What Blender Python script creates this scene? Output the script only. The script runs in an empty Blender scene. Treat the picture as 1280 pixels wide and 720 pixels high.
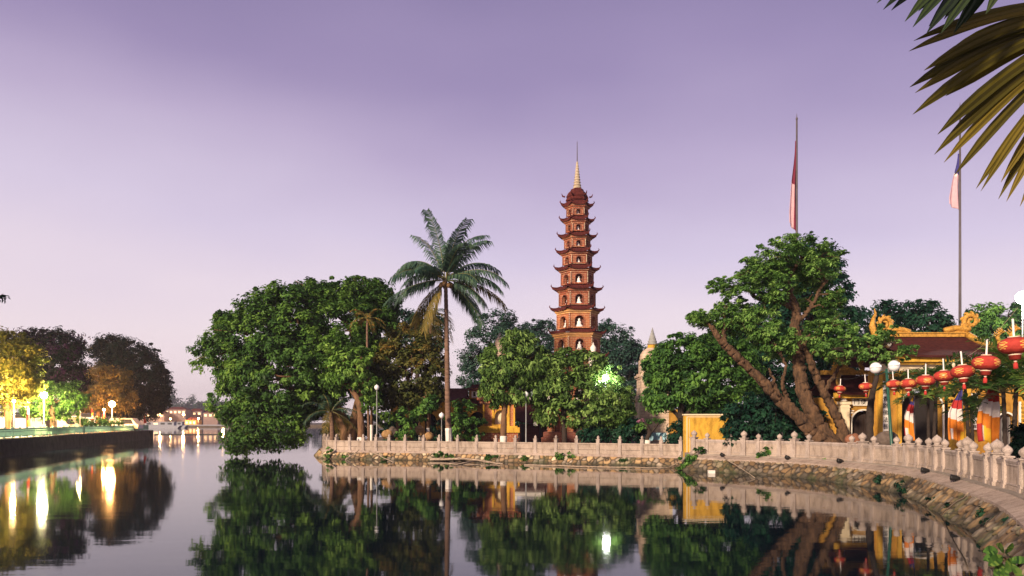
import bpy, math, random
import numpy as np
from math import sin, cos, pi, radians, sqrt, atan2
from mathutils import Vector

random.seed(7)
RNG = np.random.default_rng(11)
scn = bpy.context.scene
COL = scn.collection

# ------------------------------------------------------------------ camera, sky, sun, exposure
CAM_H = 2.8
cam_d = bpy.data.cameras.new('camera')
cam = bpy.data.objects.new('camera', cam_d); COL.objects.link(cam)
cam.location = (0, 0, CAM_H); cam.rotation_euler = (radians(90), 0, 0)
cam_d.sensor_width = 36; cam_d.lens = 28.125
cam_d.shift_y = 0.1305; cam_d.clip_end = 4000; cam_d.clip_start = 0.1
scn.camera = cam

SUN_DIR = Vector((0.52, 0.77, -0.37)).normalized()      # the way the light travels
sun_elev = math.asin(-SUN_DIR.z); sun_az = atan2(-SUN_DIR.x, -SUN_DIR.y)

world = bpy.data.worlds.new('World'); scn.world = world; world.use_nodes = True
wn, wl = world.node_tree.nodes, world.node_tree.links
wn.clear()
w_out = wn.new('ShaderNodeOutputWorld')
bg1 = wn.new('ShaderNodeBackground'); bg2 = wn.new('ShaderNodeBackground'); addsh = wn.new('ShaderNodeAddShader')
sky = wn.new('ShaderNodeTexSky'); sky.sky_type = 'NISHITA'; sky.sun_disc = False
sky.sun_elevation = sun_elev; sky.sun_rotation = sun_az
bg1.inputs['Strength'].default_value = 0.05
tint = wn.new('ShaderNodeMix'); tint.data_type = 'RGBA'; tint.blend_type = 'MULTIPLY'; tint.inputs[0].default_value = 1
tint.inputs[7].default_value = (0.20, 0.14, 0.22, 1)
wl.new(sky.outputs[0], tint.inputs[6]); wl.new(tint.outputs[2], bg1.inputs['Color'])
tc = wn.new('ShaderNodeTexCoord'); sep = wn.new('ShaderNodeSeparateXYZ'); wl.new(tc.outputs['Generated'], sep.inputs[0])
mp = wn.new('ShaderNodeMapping'); mp.inputs['Scale'].default_value = (1.0, 1.0, 2.6); mp.inputs['Location'].default_value = (0.35, 0.1, 0.55)
wl.new(tc.outputs['Generated'], mp.inputs[0])
nz = wn.new('ShaderNodeTexNoise'); nz.inputs['Scale'].default_value = 1.7; nz.inputs['Detail'].default_value = 3.0; nz.inputs['Roughness'].default_value = 0.45
wl.new(mp.outputs[0], nz.inputs['Vector'])
nsub = wn.new('ShaderNodeMath'); nsub.operation = 'MULTIPLY_ADD'; nsub.inputs[1].default_value = 0.22; nsub.inputs[2].default_value = -0.11
wl.new(nz.outputs['Fac'], nsub.inputs[0])
zx = wn.new('ShaderNodeMath'); zx.operation = 'MULTIPLY_ADD'; zx.inputs[1].default_value = 0.085     # a touch deeper to the right
wl.new(sep.outputs['X'], zx.inputs[0]); wl.new(sep.outputs['Z'], zx.inputs[2])
zadd = wn.new('ShaderNodeMath'); zadd.operation = 'ADD'; wl.new(zx.outputs[0], zadd.inputs[0]); wl.new(nsub.outputs[0], zadd.inputs[1])
ramp = wn.new('ShaderNodeValToRGB'); cr = ramp.color_ramp
cr.elements[0].position = 0.0; cr.elements[0].color = (0.95, 0.79, 0.80, 1)
cr.elements[1].position = 1.0; cr.elements[1].color = (0.045, 0.08, 0.15, 1)
for p_, c_ in ((0.10, (0.89, 0.76, 0.79)), (0.20, (0.68, 0.59, 0.73)), (0.30, (0.50, 0.41, 0.58)), (0.40, (0.33, 0.262, 0.437)), (0.50, (0.222, 0.178, 0.33)), (0.62, (0.09, 0.105, 0.21))):
    e_ = cr.elements.new(p_); e_.color = (*c_, 1)
wl.new(zadd.outputs[0], ramp.inputs[0])
wl.new(ramp.outputs[0], bg2.inputs['Color']); bg2.inputs['Strength'].default_value = 0.73
wl.new(bg1.outputs[0], addsh.inputs[0]); wl.new(bg2.outputs[0], addsh.inputs[1]); wl.new(addsh.outputs[0], w_out.inputs[0])

sun_d = bpy.data.lights.new('sun', 'SUN'); sun_d.energy = 5.0; sun_d.angle = radians(5); sun_d.color = (1.0, 0.79, 0.56)
sun = bpy.data.objects.new('sun', sun_d); COL.objects.link(sun)
sun.rotation_euler = SUN_DIR.to_track_quat('-Z', 'Y').to_euler()

vs = scn.view_settings
vs.view_transform = 'Standard'; vs.look = 'None'; vs.exposure = 0.45; vs.gamma = 1.0; vs.use_curve_mapping = False
scn.cycles.use_denoising = True
scn.cycles.max_bounces = 8; scn.cycles.diffuse_bounces = 3; scn.cycles.glossy_bounces = 3
scn.cycles.transmission_bounces = 3; scn.cycles.transparent_max_bounces = 6; scn.cycles.volume_bounces = 0
scn.cycles.sample_clamp_indirect = 4.0

# ------------------------------------------------------------------ helpers
F = 1000.0
def at(x, y, d):                      # pixel of the 1280x720 photograph at distance d -> world point
    return Vector(((x - 640) / F * d, d, CAM_H - (y - 527) / F * d))
def px_x(p): return 640 + F * p[0] / p[1]

def nmat(name, fn):
    m = bpy.data.materials.new(name); m.use_nodes = True
    nt = m.node_tree; b = nt.nodes['Principled BSDF']
    fn(nt.nodes, nt.links, b, nt)
    return m

def mat(name, col, rough=0.7, var=0.25, scale=3.0, bump=0.0, bscale=None, metallic=0.0, stretch=(1, 1, 1), col2=None, spec=0.35):
    def fn(n, l, b, nt):
        g = n.new('ShaderNodeTexCoord'); m_ = n.new('ShaderNodeMapping'); m_.inputs['Scale'].default_value = stretch
        l.new(g.outputs['Object'], m_.inputs[0])
        t = n.new('ShaderNodeTexNoise'); t.inputs['Scale'].default_value = scale; t.inputs['Detail'].default_value = 6; t.inputs['Roughness'].default_value = 0.65
        l.new(m_.outputs[0], t.inputs['Vector'])
        r = n.new('ShaderNodeValToRGB'); e = r.color_ramp.elements
        e[0].position = 0.3; e[1].position = 0.72
        c2 = col2 or tuple(min(1, c * (1 + var)) for c in col)
        e[0].color = (*[c * (1 - var) for c in col], 1); e[1].color = (*c2, 1)
        l.new(t.outputs['Fac'], r.inputs[0]); l.new(r.outputs[0], b.inputs['Base Color'])
        b.inputs['Roughness'].default_value = rough; b.inputs['Metallic'].default_value = metallic
        b.inputs['Specular IOR Level'].default_value = spec
        if bump:
            t2 = n.new('ShaderNodeTexNoise'); t2.inputs['Scale'].default_value = bscale or scale * 6; t2.inputs['Detail'].default_value = 5
            l.new(m_.outputs[0], t2.inputs['Vector'])
            bp = n.new('ShaderNodeBump'); bp.inputs['Strength'].default_value = bump; bp.inputs['Distance'].default_value = 0.05
            l.new(t2.outputs['Fac'], bp.inputs['Height']); l.new(bp.outputs[0], b.inputs['Normal'])
    return nmat(name, fn)

def emit(name, col, s):
    def fn(n, l, b, nt):
        b.inputs['Base Color'].default_value = (*[min(.8, c) for c in col], 1)
        b.inputs['Emission Color'].default_value = (*col, 1); b.inputs['Emission Strength'].default_value = s
    return nmat(name, fn)

def leaf_mat(name, c0, c1, c2, trans=0.35, gloss=0.14):
    def fn(n, l, b, nt):
        a = n.new('ShaderNodeAttribute'); a.attribute_name = 'tone'
        r = n.new('ShaderNodeValToRGB'); e = r.color_ramp.elements
        e[0].color = (*c0, 1); e[1].color = (*c2, 1); e[0].position = 0.1; e[1].position = 0.95
        k = e.new(0.5); k.color = (*c1, 1)
        l.new(a.outputs['Fac'], r.inputs[0]); l.new(r.outputs[0], b.inputs['Base Color'])
        b.inputs['Roughness'].default_value = 0.5; b.inputs['Specular IOR Level'].default_value = gloss
        tr = n.new('ShaderNodeBsdfTranslucent'); mx = n.new('ShaderNodeMixShader'); mx.inputs[0].default_value = trans
        l.new(r.outputs[0], tr.inputs[0]); l.new(b.outputs[0], mx.inputs[1]); l.new(tr.outputs[0], mx.inputs[2])
        l.new(mx.outputs[0], n['Material Output'].inputs[0])
    return nmat(name, fn)

def brick_mat(name, c1, c2, mortar, sx=1.0):
    def fn(n, l, b, nt):
        g = n.new('ShaderNodeTexCoord'); s = n.new('ShaderNodeSeparateXYZ'); l.new(g.outputs['Object'], s.inputs[0])
        ad = n.new('ShaderNodeMath'); ad.operation = 'ADD'; l.new(s.outputs['X'], ad.inputs[0]); l.new(s.outputs['Y'], ad.inputs[1])
        cb = n.new('ShaderNodeCombineXYZ'); l.new(ad.outputs[0], cb.inputs[0]); l.new(s.outputs['Z'], cb.inputs[1])
        t = n.new('ShaderNodeTexBrick'); t.inputs['Scale'].default_value = sx
        t.inputs['Color1'].default_value = (*c1, 1); t.inputs['Color2'].default_value = (*c2, 1); t.inputs['Mortar'].default_value = (*mortar, 1)
        t.inputs['Brick Width'].default_value = 0.42; t.inputs['Row Height'].default_value = 0.16; t.inputs['Mortar Size'].default_value = 0.018
        l.new(cb.outputs[0], t.inputs['Vector'])
        nz_ = n.new('ShaderNodeTexNoise'); nz_.inputs['Scale'].default_value = 2.2; nz_.inputs['Detail'].default_value = 5
        l.new(g.outputs['Object'], nz_.inputs['Vector'])
        mr = n.new('ShaderNodeMapRange'); mr.inputs['To Min'].default_value = 0.42; mr.inputs['To Max'].default_value = 1.45
        l.new(nz_.outputs['Fac'], mr.inputs[0])
        mu = n.new('ShaderNodeMix'); mu.data_type = 'RGBA'; mu.blend_type = 'MULTIPLY'; mu.inputs[0].default_value = 1
        l.new(t.outputs['Color'], mu.inputs[6]); l.new(mr.outputs[0], mu.inputs[7]); l.new(mu.outputs[2], b.inputs['Base Color'])
        b.inputs['Roughness'].default_value = 0.85
        bp = n.new('ShaderNodeBump'); bp.inputs['Strength'].default_value = 0.4; bp.inputs['Distance'].default_value = 0.03; bp.invert = True
        l.new(t.outputs['Fac'], bp.inputs['Height']); l.new(bp.outputs[0], b.inputs['Normal'])
    return nmat(name, fn)

def tile_mat(name, c, rowx=5.0):
    def fn(n, l, b, nt):
        g = n.new('ShaderNodeTexCoord')
        w = n.new('ShaderNodeTexWave'); w.wave_type = 'BANDS'; w.bands_direction = 'X'; w.inputs['Scale'].default_value = rowx; w.inputs['Distortion'].default_value = 0.3
        w2 = n.new('ShaderNodeTexWave'); w2.wave_type = 'BANDS'; w2.bands_direction = 'Z'; w2.inputs['Scale'].default_value = rowx * 0.9; w2.inputs['Distortion'].default_value = 0.6
        l.new(g.outputs['Object'], w.inputs[0]); l.new(g.outputs['Object'], w2.inputs[0])
        ad = n.new('ShaderNodeMath'); ad.operation = 'ADD'; l.new(w.outputs['Fac'], ad.inputs[0]); l.new(w2.outputs['Fac'], ad.inputs[1])
        t = n.new('ShaderNodeTexNoise'); t.inputs['Scale'].default_value = 5; t.inputs['Detail'].default_value = 7; l.new(g.outputs['Object'], t.inputs['Vector'])
        r = n.new('ShaderNodeValToRGB'); e = r.color_ramp.elements; e[0].position = 0.3; e[1].position = 0.75
        e[0].color = (*[v * 0.6 for v in c], 1); e[1].color = (*[v * 1.4 for v in c], 1)
        l.new(t.outputs['Fac'], r.inputs[0]); l.new(r.outputs[0], b.inputs['Base Color'])
        bp = n.new('ShaderNodeBump'); bp.inputs['Strength'].default_value = 0.9; bp.inputs['Distance'].default_value = 0.06
        l.new(ad.outputs[0], bp.inputs['Height']); l.new(bp.outputs[0], b.inputs['Normal']); b.inputs['Roughness'].default_value = 0.9; b.inputs['Specular IOR Level'].default_value = 0.15
    return nmat(name, fn)

def stained(name, col):
    def fn(n, l, b, nt):
        g = n.new('ShaderNodeNewGeometry')
        m1 = n.new('ShaderNodeMapping'); m1.inputs['Scale'].default_value = (4, 4, 1.7); l.new(g.outputs['Position'], m1.inputs[0])
        t1 = n.new('ShaderNodeTexNoise'); t1.inputs['Scale'].default_value = 1.0; t1.inputs['Detail'].default_value = 6; l.new(m1.outputs[0], t1.inputs['Vector'])
        t2 = n.new('ShaderNodeTexNoise'); t2.inputs['Scale'].default_value = 34; t2.inputs['Detail'].default_value = 3; l.new(g.outputs['Position'], t2.inputs['Vector'])
        t3 = n.new('ShaderNodeTexNoise'); t3.inputs['Scale'].default_value = .55; t3.inputs['Detail'].default_value = 5; l.new(g.outputs['Position'], t3.inputs['Vector'])
        r1 = n.new('ShaderNodeValToRGB'); e = r1.color_ramp.elements; e[0].position = .30; e[1].position = .52; e[0].color = (.34, .30, .27, 1); e[1].color = (1, 1, 1, 1)
        l.new(t1.outputs['Fac'], r1.inputs[0])
        r2 = n.new('ShaderNodeValToRGB'); e = r2.color_ramp.elements; e[0].position = .32; e[1].position = .68; e[0].color = (.72, .70, .68, 1); e[1].color = (1.12, 1.1, 1.08, 1)
        l.new(t2.outputs['Fac'], r2.inputs[0])
        r3 = n.new('ShaderNodeValToRGB'); e = r3.color_ramp.elements; e[0].position = .35; e[1].position = .7; e[0].color = (*[c * .78 for c in col], 1); e[1].color = (*[c * 1.12 for c in col], 1)
        l.new(t3.outputs['Fac'], r3.inputs[0])
        a = n.new('ShaderNodeMix'); a.data_type = 'RGBA'; a.blend_type = 'MULTIPLY'; a.inputs[0].default_value = .6; l.new(r3.outputs[0], a.inputs[6]); l.new(r1.outputs[0], a.inputs[7])
        c = n.new('ShaderNodeMix'); c.data_type = 'RGBA'; c.blend_type = 'MULTIPLY'; c.inputs[0].default_value = 1; l.new(a.outputs[2], c.inputs[6]); l.new(r2.outputs[0], c.inputs[7])
        l.new(c.outputs[2], b.inputs['Base Color']); b.inputs['Roughness'].default_value = .9
        bp = n.new('ShaderNodeBump'); bp.inputs['Strength'].default_value = .5; bp.inputs['Distance'].default_value = .03; l.new(t2.outputs['Fac'], bp.inputs['Height']); l.new(bp.outputs[0], b.inputs['Normal'])
    return nmat(name, fn)

def vcol_mat(name, rough=0.85, bump=0.35):
    def fn(n, l, b, nt):
        a = n.new('ShaderNodeAttribute'); a.attribute_name = 'col'
        g = n.new('ShaderNodeTexCoord'); t = n.new('ShaderNodeTexNoise'); t.inputs['Scale'].default_value = 9; t.inputs['Detail'].default_value = 7
        l.new(g.outputs['Object'], t.inputs['Vector'])
        mr = n.new('ShaderNodeMapRange'); mr.inputs['To Min'].default_value = 0.55; mr.inputs['To Max'].default_value = 1.4; l.new(t.outputs['Fac'], mr.inputs[0])
        mu = n.new('ShaderNodeMix'); mu.data_type = 'RGBA'; mu.blend_type = 'MULTIPLY'; mu.inputs[0].default_value = 1
        l.new(a.outputs['Color'], mu.inputs[6]); l.new(mr.outputs[0], mu.inputs[7]); l.new(mu.outputs[2], b.inputs['Base Color'])
        bp = n.new('ShaderNodeBump'); bp.inputs['Strength'].default_value = bump; bp.inputs['Distance'].default_value = 0.04
        l.new(t.outputs['Fac'], bp.inputs['Height']); l.new(bp.outputs[0], b.inputs['Normal']); b.inputs['Roughness'].default_value = rough
    return nmat(name, fn)

class MB:
    def __init__(s): s.v = []; s.f = []; s.m = []
    def add(s, vs_, fs, mi=0):
        o = len(s.v); s.v.extend([tuple(p) for p in vs_])
        for f in fs: s.f.append(tuple(i + o for i in f)); s.m.append(mi)
        return s
    def box(s, c, size, rz=0.0, mi=0, taper=1.0):
        x, y, z = [k / 2 for k in size]; ca, sa = cos(rz), sin(rz); V = []
        for dz in (-z, z):
            k = taper if dz > 0 else 1.0
            for dx, dy in ((-x, -y), (x, -y), (x, y), (-x, y)):
                V.append((c[0] + (dx * ca - dy * sa) * k, c[1] + (dx * sa + dy * ca) * k, c[2] + dz))
        return s.add(V, [(0, 3, 2, 1), (4, 5, 6, 7), (0, 1, 5, 4), (1, 2, 6, 5), (2, 3, 7, 6), (3, 0, 4, 7)], mi)
    def tube(s, pts, rad, n=8, mi=0, cap=True, sq=1.0, lump=0.0):
        pts = [Vector(p) for p in pts]
        if not hasattr(rad, '__len__'): rad = [rad] * len(pts)
        V = []; up = None; ph = [random.random() * 6 for _ in range(6)]
        for i, p in enumerate(pts):
            t = (pts[min(i + 1, len(pts) - 1)] - pts[max(i - 1, 0)])
            t = t.normalized() if t.length > 1e-9 else Vector((0, 0, 1))
            if up is None: up = Vector((0, -1, 0)) if abs(t.y) < 0.9 else Vector((1, 0, 0))
            a = t.cross(up); a = a.normalized() if a.length > 1e-6 else Vector((1, 0, 0))
            bb = a.cross(t).normalized(); up = bb
            for k in range(n):
                q = 2 * pi * k / n
                lf = 1 + lump * (sin(2 * q + ph[0] + i * .11) * .9 + sin(5 * q + ph[1] - i * .06) * .8 + sin(9 * q + ph[2] + i * .09) * .8 + random.uniform(-.8, .8)) if lump else 1
                V.append(p + (a * cos(q) + bb * sin(q) * sq) * rad[i] * lf)
        Fs = []
        for i in range(len(pts) - 1):
            for k in range(n):
                k2 = (k + 1) % n
                Fs.append((i * n + k, i * n + k2, (i + 1) * n + k2, (i + 1) * n + k))
        if cap:
            Fs.append(tuple(range(n - 1, -1, -1))); Fs.append(tuple(range((len(pts) - 1) * n, len(pts) * n)))
        return s.add(V, Fs, mi)
    def lathe(s, prof, c=(0, 0, 0), n=12, mi=0, sx=1.0, sy=1.0, rot=0.0, mfun=None, ribs=0, ribamp=0.0):
        V = []
        for (r, z) in prof:
            for k in range(n):
                a = 2 * pi * k / n + rot
                rr = r * (1 + ribamp * abs(cos(ribs * a / 2))) if ribs else r
                V.append((c[0] + rr * cos(a) * sx, c[1] + rr * sin(a) * sy, c[2] + z))
        o = len(s.v); s.v.extend(V)
        for i in range(len(prof) - 1):
            for k in range(n):
                k2 = (k + 1) % n
                s.f.append((o + i * n + k, o + i * n + k2, o + (i + 1) * n + k2, o + (i + 1) * n + k)); s.m.append(mfun(i, k) if mfun else mi)
        s.f.append(tuple(o + k for k in range(n - 1, -1, -1))); s.m.append(mi)
        s.f.append(tuple(o + (len(prof) - 1) * n + k for k in range(n))); s.m.append(mi)
        return s
    def grid(s, P, mi=0, flip=False, closed=False):     # P[i][j] points
        a, b = len(P), len(P[0]); V = [p for r in P for p in r]; Fs = []
        for i in range(a - 1):
            for j in range(b if closed else b - 1):
                j2 = (j + 1) % b
                q = (i * b + j, i * b + j2, (i + 1) * b + j2, (i + 1) * b + j)
                Fs.append(q[::-1] if flip else q)
        return s.add(V, Fs, mi)
    def xf(s, fn): s.v = [tuple(fn(Vector(p))) for p in s.v]; return s

def root_of(o):
    while o.parent: o = o.parent
    return o
def link_mesh(name, me, mats, parent=None, smooth=False):
    o = bpy.data.objects.new(name, me); COL.objects.link(o)
    for m in (mats if isinstance(mats, (list, tuple)) else [mats]): me.materials.append(m)
    if smooth: me.shade_smooth()
    if parent: o.parent = parent
    return o
def build(name, mb, mats, parent=None, smooth=False, loc=None):
    """one mesh object; world coordinates in mb, stored relative to the thing's base"""
    L = Vector(root_of(parent).location) if parent else (Vector(loc) if loc else Vector((0, 0, 0)))
    me = bpy.data.meshes.new(name)
    me.from_pydata([(p[0] - L.x, p[1] - L.y, p[2] - L.z) for p in mb.v], [], mb.f)
    if any(mb.m): me.polygons.foreach_set('material_index', mb.m)
    me.update()
    o = link_mesh(name, me, mats, parent, smooth)
    if not parent: o.location = L
    return o
def tag(o, label, cat, group=None):
    o['label'] = label; o['category'] = cat
    if group: o['group'] = group
    return o
def thing(name, label, cat, loc=(0, 0, 0), group=None):
    o = bpy.data.objects.new(name, None); COL.objects.link(o); o.location = loc; o.empty_display_size = 0.2
    return tag(o, label, cat, group)
def kids(o): return [c for c in COL.objects if c.parent == o]
def structure(o): o['kind'] = 'structure'; return o
def copy_tree(o, parent=None, loc=None, label=None, rz=None):
    c = o.copy(); COL.objects.link(c); c.parent = parent
    if loc is not None: c.location = loc
    if rz is not None: c.rotation_euler = (0, 0, rz)
    if label: c['label'] = label
    for ch in kids(o): copy_tree(ch, c)
    return c

def catmull(P, n=8):
    P = [Vector(p) for p in P]; out = []
    for i in range(len(P) - 1):
        p0 = P[max(i - 1, 0)]; p1 = P[i]; p2 = P[i + 1]; p3 = P[min(i + 2, len(P) - 1)]
        for k in range(n):
            t = k / n
            out.append(0.5 * ((2 * p1) + (p2 - p0) * t + (2 * p0 - 5 * p1 + 4 * p2 - p3) * t * t + (3 * p1 - p0 - 3 * p2 + p3) * t ** 3))
    out.append(P[-1]); return out
def resample(P, step):
    out = [P[0]]; acc = 0
    for a, b in zip(P, P[1:]):
        L = (b - a).length
        while acc + L >= step:
            t = (step - acc) / L; a = a + (b - a) * t; out.append(a); L = (b - a).length; acc = 0
        acc += L
    out.append(P[-1]); return out
def normals2(P, side):
    N = []
    for i in range(len(P)):
        t = (P[min(i + 1, len(P) - 1)] - P[max(i - 1, 0)]).normalized()
        N.append(Vector((-t.y, t.x)) * side)
    return N
def offset_line(P, o, side):
    return [p + n * o for p, n in zip(P, normals2(P, side))]
def sweep(mb, P, side, prof, mi=0, closed=False):
    N = normals2(P, side)
    rows = [[(p.x + n.x * o, p.y + n.y * o, z) for o, z in prof] for p, n in zip(P, N)]
    mb.grid(rows, mi, flip=side > 0, closed=closed)
    if closed:
        for r in (rows[0], rows[-1]): mb.add(r, [tuple(range(len(r)))], mi)
    return mb

# ------------------------------------------------------------------ foliage
def leaf_mesh(name, C, R, per, size, mats, parent, rng, flat=0.7, width=0.42, up=0.5, outc=None, tone=None, droop=0.0):
    """C: clump centres, R: clump radii; many small folded leaves scattered through each clump"""
    if size > .3: per = int(per * 1.3); size = size * .86
    C = np.asarray(C, float); N = len(C) * per
    idx = np.repeat(np.arange(len(C)), per)
    d = rng.normal(size=(N, 3)); d /= np.linalg.norm(d, axis=1)[:, None]
    rad = np.asarray(R)[idx] * rng.random(N) ** 0.45
    off = d * rad[:, None]; off[:, 2] *= flat
    P = C[idx] + off
    oc = C.mean(0) if outc is None else np.asarray(outc)
    outw = C[idx] - oc; outw /= (np.linalg.norm(outw, axis=1)[:, None] + 1e-6)
    nrm = outw * 0.5 + d * 0.55 + np.array([0, 0, up]) + rng.normal(size=(N, 3)) * 0.45
    nrm /= np.linalg.norm(nrm, axis=1)[:, None]
    ax = d + outw * 0.5 + rng.normal(size=(N, 3)) * 0.6; ax[:, 2] -= droop
    ax -= nrm * (ax * nrm).sum(1)[:, None]; ax /= (np.linalg.norm(ax, axis=1)[:, None] + 1e-6)
    bi = np.cross(nrm, ax)
    L = size * (0.6 + 0.8 * rng.random(N))[:, None]; W = L * width
    fold = nrm * (L * 0.10)
    V = np.empty((N, 4, 3))
    V[:, 0] = P - ax * L * 0.5; V[:, 1] = P + bi * W * 0.5 + fold; V[:, 2] = P + ax * L * 0.5 - fold * 0.6; V[:, 3] = P - bi * W * 0.5 + fold
    root = np.array(root_of(parent).location) if parent else np.zeros(3)
    V -= root
    ct = rng.random(len(C)) if tone is None else np.asarray(tone)
    rng_ = rng
    tn = np.clip(ct[idx] ** 1.3 * 0.7 + rng.random(N) * 0.3, 0, 1)
    me = bpy.data.meshes.new(name)
    me.vertices.add(N * 4); me.vertices.foreach_set('co', V.reshape(-1).astype(np.float32))
    me.loops.add(N * 4); me.loops.foreach_set('vertex_index', np.arange(N * 4, dtype=np.int32))
    me.polygons.add(N); me.polygons.foreach_set('loop_start', (np.arange(N) * 4).astype(np.int32))
    me.update(calc_edges=True)
    a = me.attributes.new('tone', 'FLOAT', 'FACE'); a.data.foreach_set('value', tn.astype(np.float32))
    return link_mesh(name, me, mats, parent)

def lobe_clumps(lobes, dens, rng, crad, shell=0.55):
    """lobes: (centre, (rx,ry,rz)). Clumps in the outer part of each lobe, none buried in another lobe."""
    C = []; 
    for c, r in lobes:
        area = 4 * pi * ((r[0] * r[1] + r[0] * r[2] + r[1] * r[2]) / 3)
        n = max(3, int(area * dens))
        d = rng.normal(size=(n, 3)); d /= np.linalg.norm(d, axis=1)[:, None]
        rr = shell + (1.06 - shell) * rng.random(n) ** 0.6
        C.append(np.array(c) + d * np.array(r) * rr[:, None])
    C = np.concatenate(C)
    keep = np.ones(len(C), bool)
    for c, r in lobes:
        q = (((C - np.array(c)) / np.array(r)) ** 2).sum(1)
        keep &= q > (shell * 0.92) ** 2
    # a few gaps
    keep &= rng.random(len(C)) > 0.06
    C = C[keep]
    R = crad * (0.55 + 0.85 * rng.random(len(C)))
    if len(lobes) > 4:                       # loose sprigs that break the outline
        S_ = []; T_ = []
        for c, r in lobes:
            for k in range(max(3, int(dens * 7))):
                d = rng.normal(size=3); d[2] += .25; d /= np.linalg.norm(d); e = 1.02 + .26 * rng.random()
                S_.append(np.array(c) + d * np.array(r) * e); T_.append(crad * (.18 + .28 * rng.random()))
        S_ = np.array(S_); T_ = np.array(T_); ok = np.ones(len(S_), bool)
        for c, r in lobes: ok &= (((S_ - np.array(c)) / np.array(r)) ** 2).sum(1) > 1.0
        ok &= rng.random(len(S_)) < .6
        C = np.concatenate([C, S_[ok]]); R = np.concatenate([R, T_[ok]])
    return C, R

def limb(mb, a, b, r0, r1, rng, wob=0.08, n=6, mi=0):
    a = Vector(a); b = Vector(b); L = (b - a).length; pts = []
    for i in range(n + 1):
        t = i / n; p = a.lerp(b, t)
        w = sin(pi * t) * L * wob
        p = p + Vector((rng.normal() * w * .5, rng.normal() * w * .5, rng.normal() * w * .3 + (0.10 * L * sin(pi * t) if i else 0)))
        pts.append(p)
    pts[0] = a
    mb.tube(pts, [r0 + (r1 - r0) * (i / n) ** 0.8 for i in range(n + 1)], 7, mi)

def tree(name, label, d, trunk, lobes, leafm, barkm, cat='tree', group=None, dens=1.3, crad=0.75, per=48, size=0.34, ground=0.62,
         flat=0.7, width=0.42, up=0.5, shell=0.55, white=None, limbs=True, tonefn=None, seed=1, trunks=None, ydepth=0.85, droop=0.0, limb_r=0.45):
    """trunk: list of (px x, px y, radius m) from base upward; lobes: (px x, px y, rx px, ry px, extra depth m)"""
    rng = np.random.default_rng(seed)
    base = at(trunk[0][0], 527, d); base.z = ground
    t = thing(name, label, cat, base, group)
    mb = MB(); tops = []
    for tr in [trunk] + (trunks or []):
        pts = [at(x, y, d + (q[0] if q else 0)) for x, y, r, *q in tr]; pts[0].z = ground - 0.1
        rr = [r for x, y, r, *q in tr]
        cp = catmull(pts, 5); rad = np.interp(np.linspace(0, 1, len(cp)), np.linspace(0, 1, len(rr)), rr)
        mb.tube(cp, [r * (1 + 0.07 * rng.normal()) for r in rad], 10)
        tops.append((pts, rr))
        if white:
            h = white; wp = [p for p in cp if p.z < ground + h]; k = len(wp)
            end = cp[min(k, len(cp) - 1)]; prev = wp[-1]
            tt = (ground + h - prev.z) / max(1e-4, end.z - prev.z)
            wp.append(prev.lerp(end, min(1, max(0, tt)))); mb.tube(wp, [float(rad[min(i, len(rad) - 1)]) + 0.025 for i in range(len(wp))], 10, 1)
    W = []
    for x, y, rx, ry, *dd in lobes:
        dz = d + (dd[0] if dd else 0); c = at(x, y, dz); s = dz / F
        W.append((tuple(c), (rx * s, 0.5 * (rx + ry) * s * ydepth, ry * s)))
    if limbs:
        for (c, r) in W:
            best = min(tops, key=lambda q: (q[0][-1] - Vector(c)).length)
            pts, rr = best; start = pts[-1] if Vector(c).z > pts[-1].z or len(pts) < 3 else pts[-2]
            L = (Vector(c) - start).length
            r0 = rr[-1] * 0.75
            limb(mb, start, c, r0, max(0.03, r0 * 0.3), rng)
            for k in range(3):
                e = Vector(c) + Vector((rng.normal() * r[0] * .5, rng.normal() * r[1] * .5, rng.normal() * r[2] * .5))
                limb(mb, Vector(c) * 0.75 + start * 0.25, e, max(0.03, r0 * 0.35), 0.02, rng, n=4)
    build('trunk', mb, [barkm, M['whitewash']], t, smooth=True)
    C, R = lobe_clumps(W, dens, rng, crad, shell)
    outc = np.mean([w[0] for w in W], axis=0)
    tone = tonefn(C, rng) if tonefn else None
    leaf_mesh('crown', C, R, per, size, leafm, t, rng, flat, width, up, outc, tone, droop)
    return t

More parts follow.
